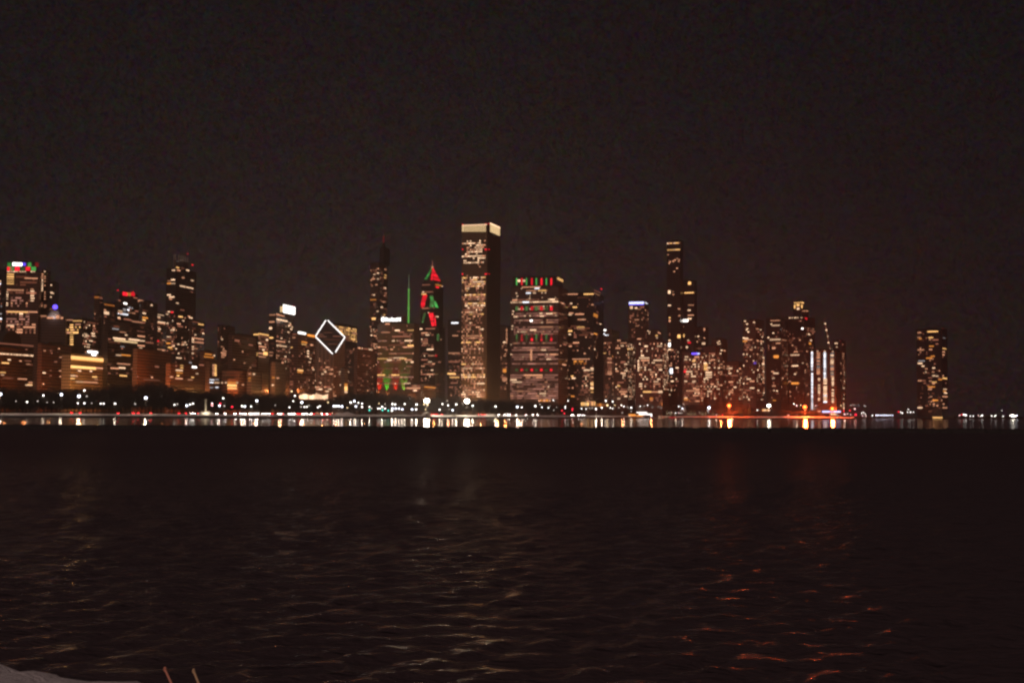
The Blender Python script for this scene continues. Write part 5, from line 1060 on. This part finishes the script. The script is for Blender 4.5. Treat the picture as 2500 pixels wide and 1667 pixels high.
lowlit(1319, 1345, 974, 980, 235, ('O', 'M'), 'long low block glowing orange at the foot of the striped tower')
lowlit(1418, 1438, 981, 990, 215, ('Y', 'Y', 'U'), 'square pavilion with glowing yellow windows below the dark tower')
lowlit(1442, 1454, 979, 990, 225, ('M', 'Y'), 'small yellow lit pavilion beside the square glowing one')
lowlit(1456, 1482, 984, 992, 225, ('o', 'O', 'o'), 'low dim orange block left of the round yellow lamp')
lowlit(1861, 1879, 998, 1003, 70, ('Y', 'W'), 'low kiosk with a yellow white band under the right floodlight')
lowlit(1996, 2004, 1002, 1005, 62, ('W',), 'tiny white lit hut left of the bluish white bar', n=1)
lowlit(2028, 2043, 1008, 1013, 40, ('W', 'Y', 'W'), 'low waterside pavilion with warm windows below the bluish white bar')
Q = inland(2030, 55); o = empty('light_bar', (Q.x, Q.y, 4.0)); tag(o, 'long bluish white glowing bar along the right shore below the orange lamp', 'light bar')
w = 45 * Q.y / F; z = at(2030, 1004.8, Q.y).z - 4; m = MB(); m.box(-w / 2, w / 2, 0, .5, z - 1.1, z + 1.2); m.build('light_panel', LIT['b'], o); m = MB()
for i in range(6): m.cyl(-w / 2 + w * (i + .5) / 6, .8, 0, z - 1.1, .2, .2, 6)
m.build('post_row', METAL, o)
Q = inland(2060, 60); o = empty('string_mast', (Q.x, Q.y, 4.0)); tag(o, 'upright mast of small white lights at the right end of the light bar', 'mast')
zt = at(2060, 973, Q.y).z - 4; m = MB(); m.cyl(0, 0, 0, zt, .25, .12, 6); m.build('pole', METAL, o)
for y in (973, 985, 988, 990, 994, 997): m = MB(); m.ball((0, -.4, at(2060, y, Q.y).z - 4), .9, 6, 4); m.build('bulb', LIT['W'], o)
# lit waterfront house on the quay
p, a = place(1568, 6); o = empty('waterfront_house', p, a); tag(o, 'low waterfront house with two long blazing roof lines and an orange lit end', 'building')
k = shoreD(1568) / F
m = MB(); m.box(-32 * k, 36 * k, 0, 9, 0, 3.6); m.build('wall', WALL['brick'], o); m = MB(); m.box(-14 * k, 14 * k, .5, 8.5, 3.603, 6.2); m.build('upper_wall', WALL['brick'], o)
m = MB(); m.box(-14 * k, 12 * k, -.5, .45, 6.4, 7.3); m.build('light_strip', LIT['V'], o); m = MB(); m.box(-8 * k, 24 * k, -.8, -.05, 3.7, 4.8); m.build('light_strip', LIT['V'], o)
m = MB(); m.box(-33 * k, -16 * k, -.3, .2, 1.3, 4.3); m.build('window', LIT['O'], o); m = MB(); m.box(-33.5 * k, -29 * k, -.6, -.3, .8, 2.5); m.build('window', LIT['W'], o); m = MB(); m.box(-14 * k, 2 * k, -.3, .2, .8, 2.8); m.build('window', LIT['O'], o); m = MB(); m.box(20.5 * k, 23.5 * k, -.5, -.1, 1, 2.6); m.build('window', LIT['V'], o)
p, a = place(1606, 4); o = empty('moored_boat', (p.x, p.y - 16, 0), a); tag(o, 'low moored boat with small white deck lights right of the blazing roof lines', 'boat')
m = MB(); L_, W_ = 13 * k, 2.2; P = [(-L_, -W_), (L_ * .8, -W_), (L_ * 1.1, 0), (L_ * .8, W_), (-L_, W_)]; m.prism(P, -.3, 1.5); m.build('hull', plain('boat_white', (.5, .5, .48), .5), o)
m = MB(); m.box(-L_ * .7, L_ * .5, -1.6, 1.6, 1.503, 3.6); m.build('cabin', METAL, o)
for i in range(5): m = MB(); m.box(-L_ * .65 + i * 5, -L_ * .65 + i * 5 + 2.6, -1.75, -1.55, 2.2, 3.1); m.build('window', LIT['W' if i % 2 else 'M'], o)
m = MB(); m.box(-L_ * .2, L_ * .75, -2.4, -2.2, .9, 1.4); m.build('light_strip', LIT['M'], o)
p, a = place(1640, 3); o = empty('red_lit_boat', (p.x, p.y - 12, 0), a); tag(o, 'low boat outlined by a red light strip beside the moored boat with white lights', 'boat')
m = MB(); L_ = 9 * k; m.prism([(-L_, -2), (L_ * .8, -2), (L_ * 1.1, 0), (L_ * .8, 2), (-L_, 2)], -.3, 1.9); m.build('hull', METAL, o); m = MB(); m.box(-L_ * .95, L_ * .75, -2.25, -2.05, 1.5, 2.1); m.build('light_strip', LIT['R'], o); m = MB(); m.box(-L_ * .5, L_ * .3, -1.4, 1.4, 1.903, 3.5); m.build('cabin', METAL, o)
# yellow tent and pier on the far right
P = at(2290, 1011, 2700); o = empty('yellow_tent', (P.x, P.y, 2.0)); tag(o, 'long low tent glowing yellow under the lone tower', 'tent')
m = MB(); m.prism([(-9, 0), (9, 0), (9, 6), (-9, 6)], 0, 4.2); m.build('canopy', LIT['Y'], o); m = MB(); m.prism([(-10, -1), (12, -1), (12, 7), (-10, 7)], 4.203, 4.9); m.build('roof', ROOF, o)
P = at(2420, 1018, 2740); o = empty('pier_shed', (P.x, P.y + 8, 2.0)); tag(o, 'long dark low pier shed behind the white lamps at the far right', 'building')
m = MB(); m.box(-70, 70, 0, 14, 0, 3.2); m.build('wall', WALL['dark'], o); m = MB(); m.box(-71, 71, -1, 15, 3.203, 3.7); m.build('roof', ROOF, o)

# ------------------------------------------------------------------ street lights that wash the building fronts
def wash(x, y, D, power, col, r=1.5, lab=None, back=20, name='facade_floodlight'):
    y = y + (12 if x < 700 and not lab else 0)
    P = at(x, y, D - back); o = empty(name, (P.x, P.y, GZ)); tag(o, lab or 'sodium street lamp hidden behind the park trees', 'street lamp', None if lab else 'sodium lamps behind the trees')
    h = max(4, P.z - GZ); m = MB(); m.cyl(0, 0, 0, h - .8, .16, .1, 7); m.build('pole', METAL, o); m = MB(); m.box(-.5, .5, -.3, .3, h - .4, h - .1); m.build('lamp_head', METAL, o)
    li = bpy.data.lights.new('bulb', 'POINT'); li.energy = power; li.color = col; li.shadow_soft_size = r; put('bulb', li, o, (0, .5, h + .6))
SOD = (1, .26, .07); AMB_ = (1, .42, .10)
WF = lambda x: 2.6 if x < 150 or 280 < x < 640 else 2.0 if x < 280 else 1.3
for x, D, p, c, y in ((10, 1600, 9000, SOD, 935), (60, 1620, 9000, SOD, 938), (120, 1650, 12000, SOD, 940), (155, 1660, 12000, SOD, 942), (195, 1610, 26000, AMB_, 935), (240, 1625, 26000, AMB_, 935), (300, 1670, 3000, SOD, 945), (360, 1680, 9000, SOD, 930), (400, 1690, 9000, SOD, 935), (440, 1680, 15000, SOD, 942), (485, 1690, 15000, SOD, 946), (590, 1690, 12000, SOD, 950), (622, 1700, 9000, SOD, 950), (740, 1950, 14000, SOD, 955), (787, 2290, 30000, SOD, 955), (822, 2300, 26000, SOD, 955), (890, 2150, 16000, SOD, 955), (1060, 2200, 12000, AMB_, 960), (1095, 2300, 10000, SOD, 960), (1145, 2330, 30000, (1, .5, .14), 965), (1172, 2330, 30000, (1, .5, .14), 968), (1215, 2340, 34000, (1, .42, .12), 965), (1235, 2500, 26000, SOD, 960), (1270, 2200, 20000, (1, .45, .25), 975), (1330, 2190, 22000, (1, .45, .25), 975), (1420, 2280, 9000, SOD, 980), (1520, 2220, 9000, SOD, 985), (1590, 2140, 9000, SOD, 985), (1760, 2140, 10000, SOD, 985)):
    wash(x, y, D, p * WF(x), c)
wash(684, 946, 1730, 26000, (1, .50, .22), back=16)
for x, c in ((926, (1, .03, .02)), (944, (.12, 1, .06)), (965, (1, .04, .02)), (986, (.25, .8, .08))):
    lx, ly, lz = PRU.loc(0, 'S', x, 974, 6.0); q = PRU.base + PRU.east * lx + PRU.north * ly
    o = empty('facade_floodlight', (q.x, q.y, GZ), -PRU.g); tag(o, ('red' if c[0] > .9 else 'green') + ' floodlight washing the front of the white lettered tower', 'floodlight', ('red' if c[0] > .9 else 'green') + ' floodlights at the lettered tower')
    h = max(2.0, lz); m = MB(); m.cyl(0, 0, 0, h - 1.2, .3, .25, 7); m.build('post', METAL, o); m = MB(); m.box(-.8, .8, -.6, .6, h - 1.2, h - .4); m.build('housing', METAL, o)
    li = bpy.data.lights.new('bulb', 'SPOT'); li.energy = 360000; li.color = c; li.spot_size = math.radians(25); li.spot_blend = .35; li.shadow_soft_size = .3
    put('bulb', li, o, (0, 0, h), (math.radians(172), 0, 0))

# ------------------------------------------------------------------ sky, added fill light, render settings
W = bpy.data.worlds.new('World'); SC.world = W; W.use_nodes = True; nt = W.node_tree; nt.nodes.clear()
out = nt.nodes.new('ShaderNodeOutputWorld'); bg = nt.nodes.new('ShaderNodeBackground'); nt.links.new(bg.outputs[0], out.inputs[0])
SUN_EL, SUN_AZ = math.radians(50), math.radians(200)
sky = nt.nodes.new('ShaderNodeTexSky'); sky.sky_type = 'NISHITA'; sky.sun_disc = False; sky.sun_elevation = SUN_EL; sky.sun_rotation = SUN_AZ
tc = nt.nodes.new('ShaderNodeTexCoord'); sp = nt.nodes.new('ShaderNodeSeparateXYZ'); nt.links.new(tc.outputs['Generated'], sp.inputs[0])
az = M_(nt, 'ARCTAN2', sp.outputs[0], sp.outputs[1])
glow = M_(nt, 'EXPONENT', M_(nt, 'MULTIPLY', M_(nt, 'ABSOLUTE', sp.outputs[2]), -7.0))
side = M_(nt, 'EXPONENT', M_(nt, 'MULTIPLY', M_(nt, 'POWER', M_(nt, 'DIVIDE', M_(nt, 'ADD', az, .10), .32), 2.0), -1.0))
g = M_(nt, 'MULTIPLY', glow, M_(nt, 'ADD', M_(nt, 'MULTIPLY', side, .9), .1))
base = mixc(nt, M_(nt, 'SMOOTH_MIN', M_(nt, 'MAXIMUM', M_(nt, 'MULTIPLY', M_(nt, 'SUBTRACT', sp.outputs[2], .30), 2.2), 0.0), 1.0, .1), (.0055, .0047, .0058), (.011, .0085, .0098))  # brighter overhead sky added above the view to lift water and snow
c = mixc(nt, g, base, (.0255, .0168, .0165))
for sc, f, am in ((45, .3, 2.2), (140, .5, 2.6), (420, .9, 4.6)):                   # mottling and fine noise like sensor grain, mixed into the sky colour
    nz = noise(nt, tc.outputs['Generated'], sc, 2, .6); hi = nt.nodes.new('ShaderNodeMix'); hi.data_type = 'RGBA'; hi.blend_type = 'OVERLAY' if 0 else 'MULTIPLY'
    sub = nt.nodes.new('ShaderNodeMix'); sub.data_type = 'RGBA'; sub.inputs[0].default_value = f; sub.inputs[6].default_value = (1, 1, 1, 1)
    sc2 = nt.nodes.new('ShaderNodeVectorMath'); sc2.operation = 'MULTIPLY_ADD'; nt.links.new(nz.outputs['Color'], sc2.inputs[0]); sc2.inputs[1].default_value = (am, am, am); sc2.inputs[2].default_value = (1 - am / 2,) * 3
    nt.links.new(sc2.outputs[0], sub.inputs[7]); c = mixc(nt, 1.0, c, sub.outputs[2], 'MULTIPLY')
ad = mixc(nt, .00012, c, sky.outputs[0], 'ADD')
nt.links.new(ad, bg.inputs[0]); bg.inputs[1].default_value = 1.0
sun = bpy.data.objects.new('moonlight', bpy.data.lights.new('moonlight', 'SUN')); COL.objects.link(sun)  # added warm fill lamp, lifts building fronts and snow like city glow
sun.data.energy = .58; sun.data.angle = math.radians(.5); sun.data.color = (1, .64, .56)
dv = Vector((math.sin(SUN_AZ) * math.cos(SUN_EL), math.cos(SUN_AZ) * math.cos(SUN_EL), math.sin(SUN_EL)))
sun.rotation_euler = dv.to_track_quat('Z', 'Y').to_euler()
vs = SC.view_settings; SC.display_settings.display_device = 'sRGB'; vs.view_transform = 'Standard'; vs.look = 'None'; vs.exposure = 0; vs.gamma = 1; vs.use_curve_mapping = False
cy = SC.cycles; cy.use_light_tree = True; cy.max_bounces = 5; cy.diffuse_bounces = 2; cy.glossy_bounces = 3; cy.transmission_bounces = 2
cy.sample_clamp_indirect = 3; cy.sample_clamp_direct = 0; cy.caustics_reflective = False; cy.caustics_refractive = False
cy.use_denoising = True; cy.denoiser = "OPENIMAGEDENOISE"; cy.denoising_input_passes = "RGB_ALBEDO_NORMAL"; SC.render.filter_size = 1.7 if hasattr(SC.render, 'filter_size') else 1.5
SC.cycles.filter_width = 2.4
# ------------------------------------------------------------------ night air
hz, nt, out = newmat('night_air'); pv = nt.nodes.new('ShaderNodeVolumePrincipled'); pv.inputs['Color'].default_value = (.9, .88, .86, 1); pv.inputs['Density'].default_value = .00011; pv.inputs['Anisotropy'].default_value = .55
nt.links.new(pv.outputs[0], out.inputs['Volume'])
m = MB(); m.box(-3500, 3500, -40, 4200, -3, 560); tag(m.build('haze', hz), kind='stuff')
cy.volume_bounces = 0; cy.volume_max_steps = 64
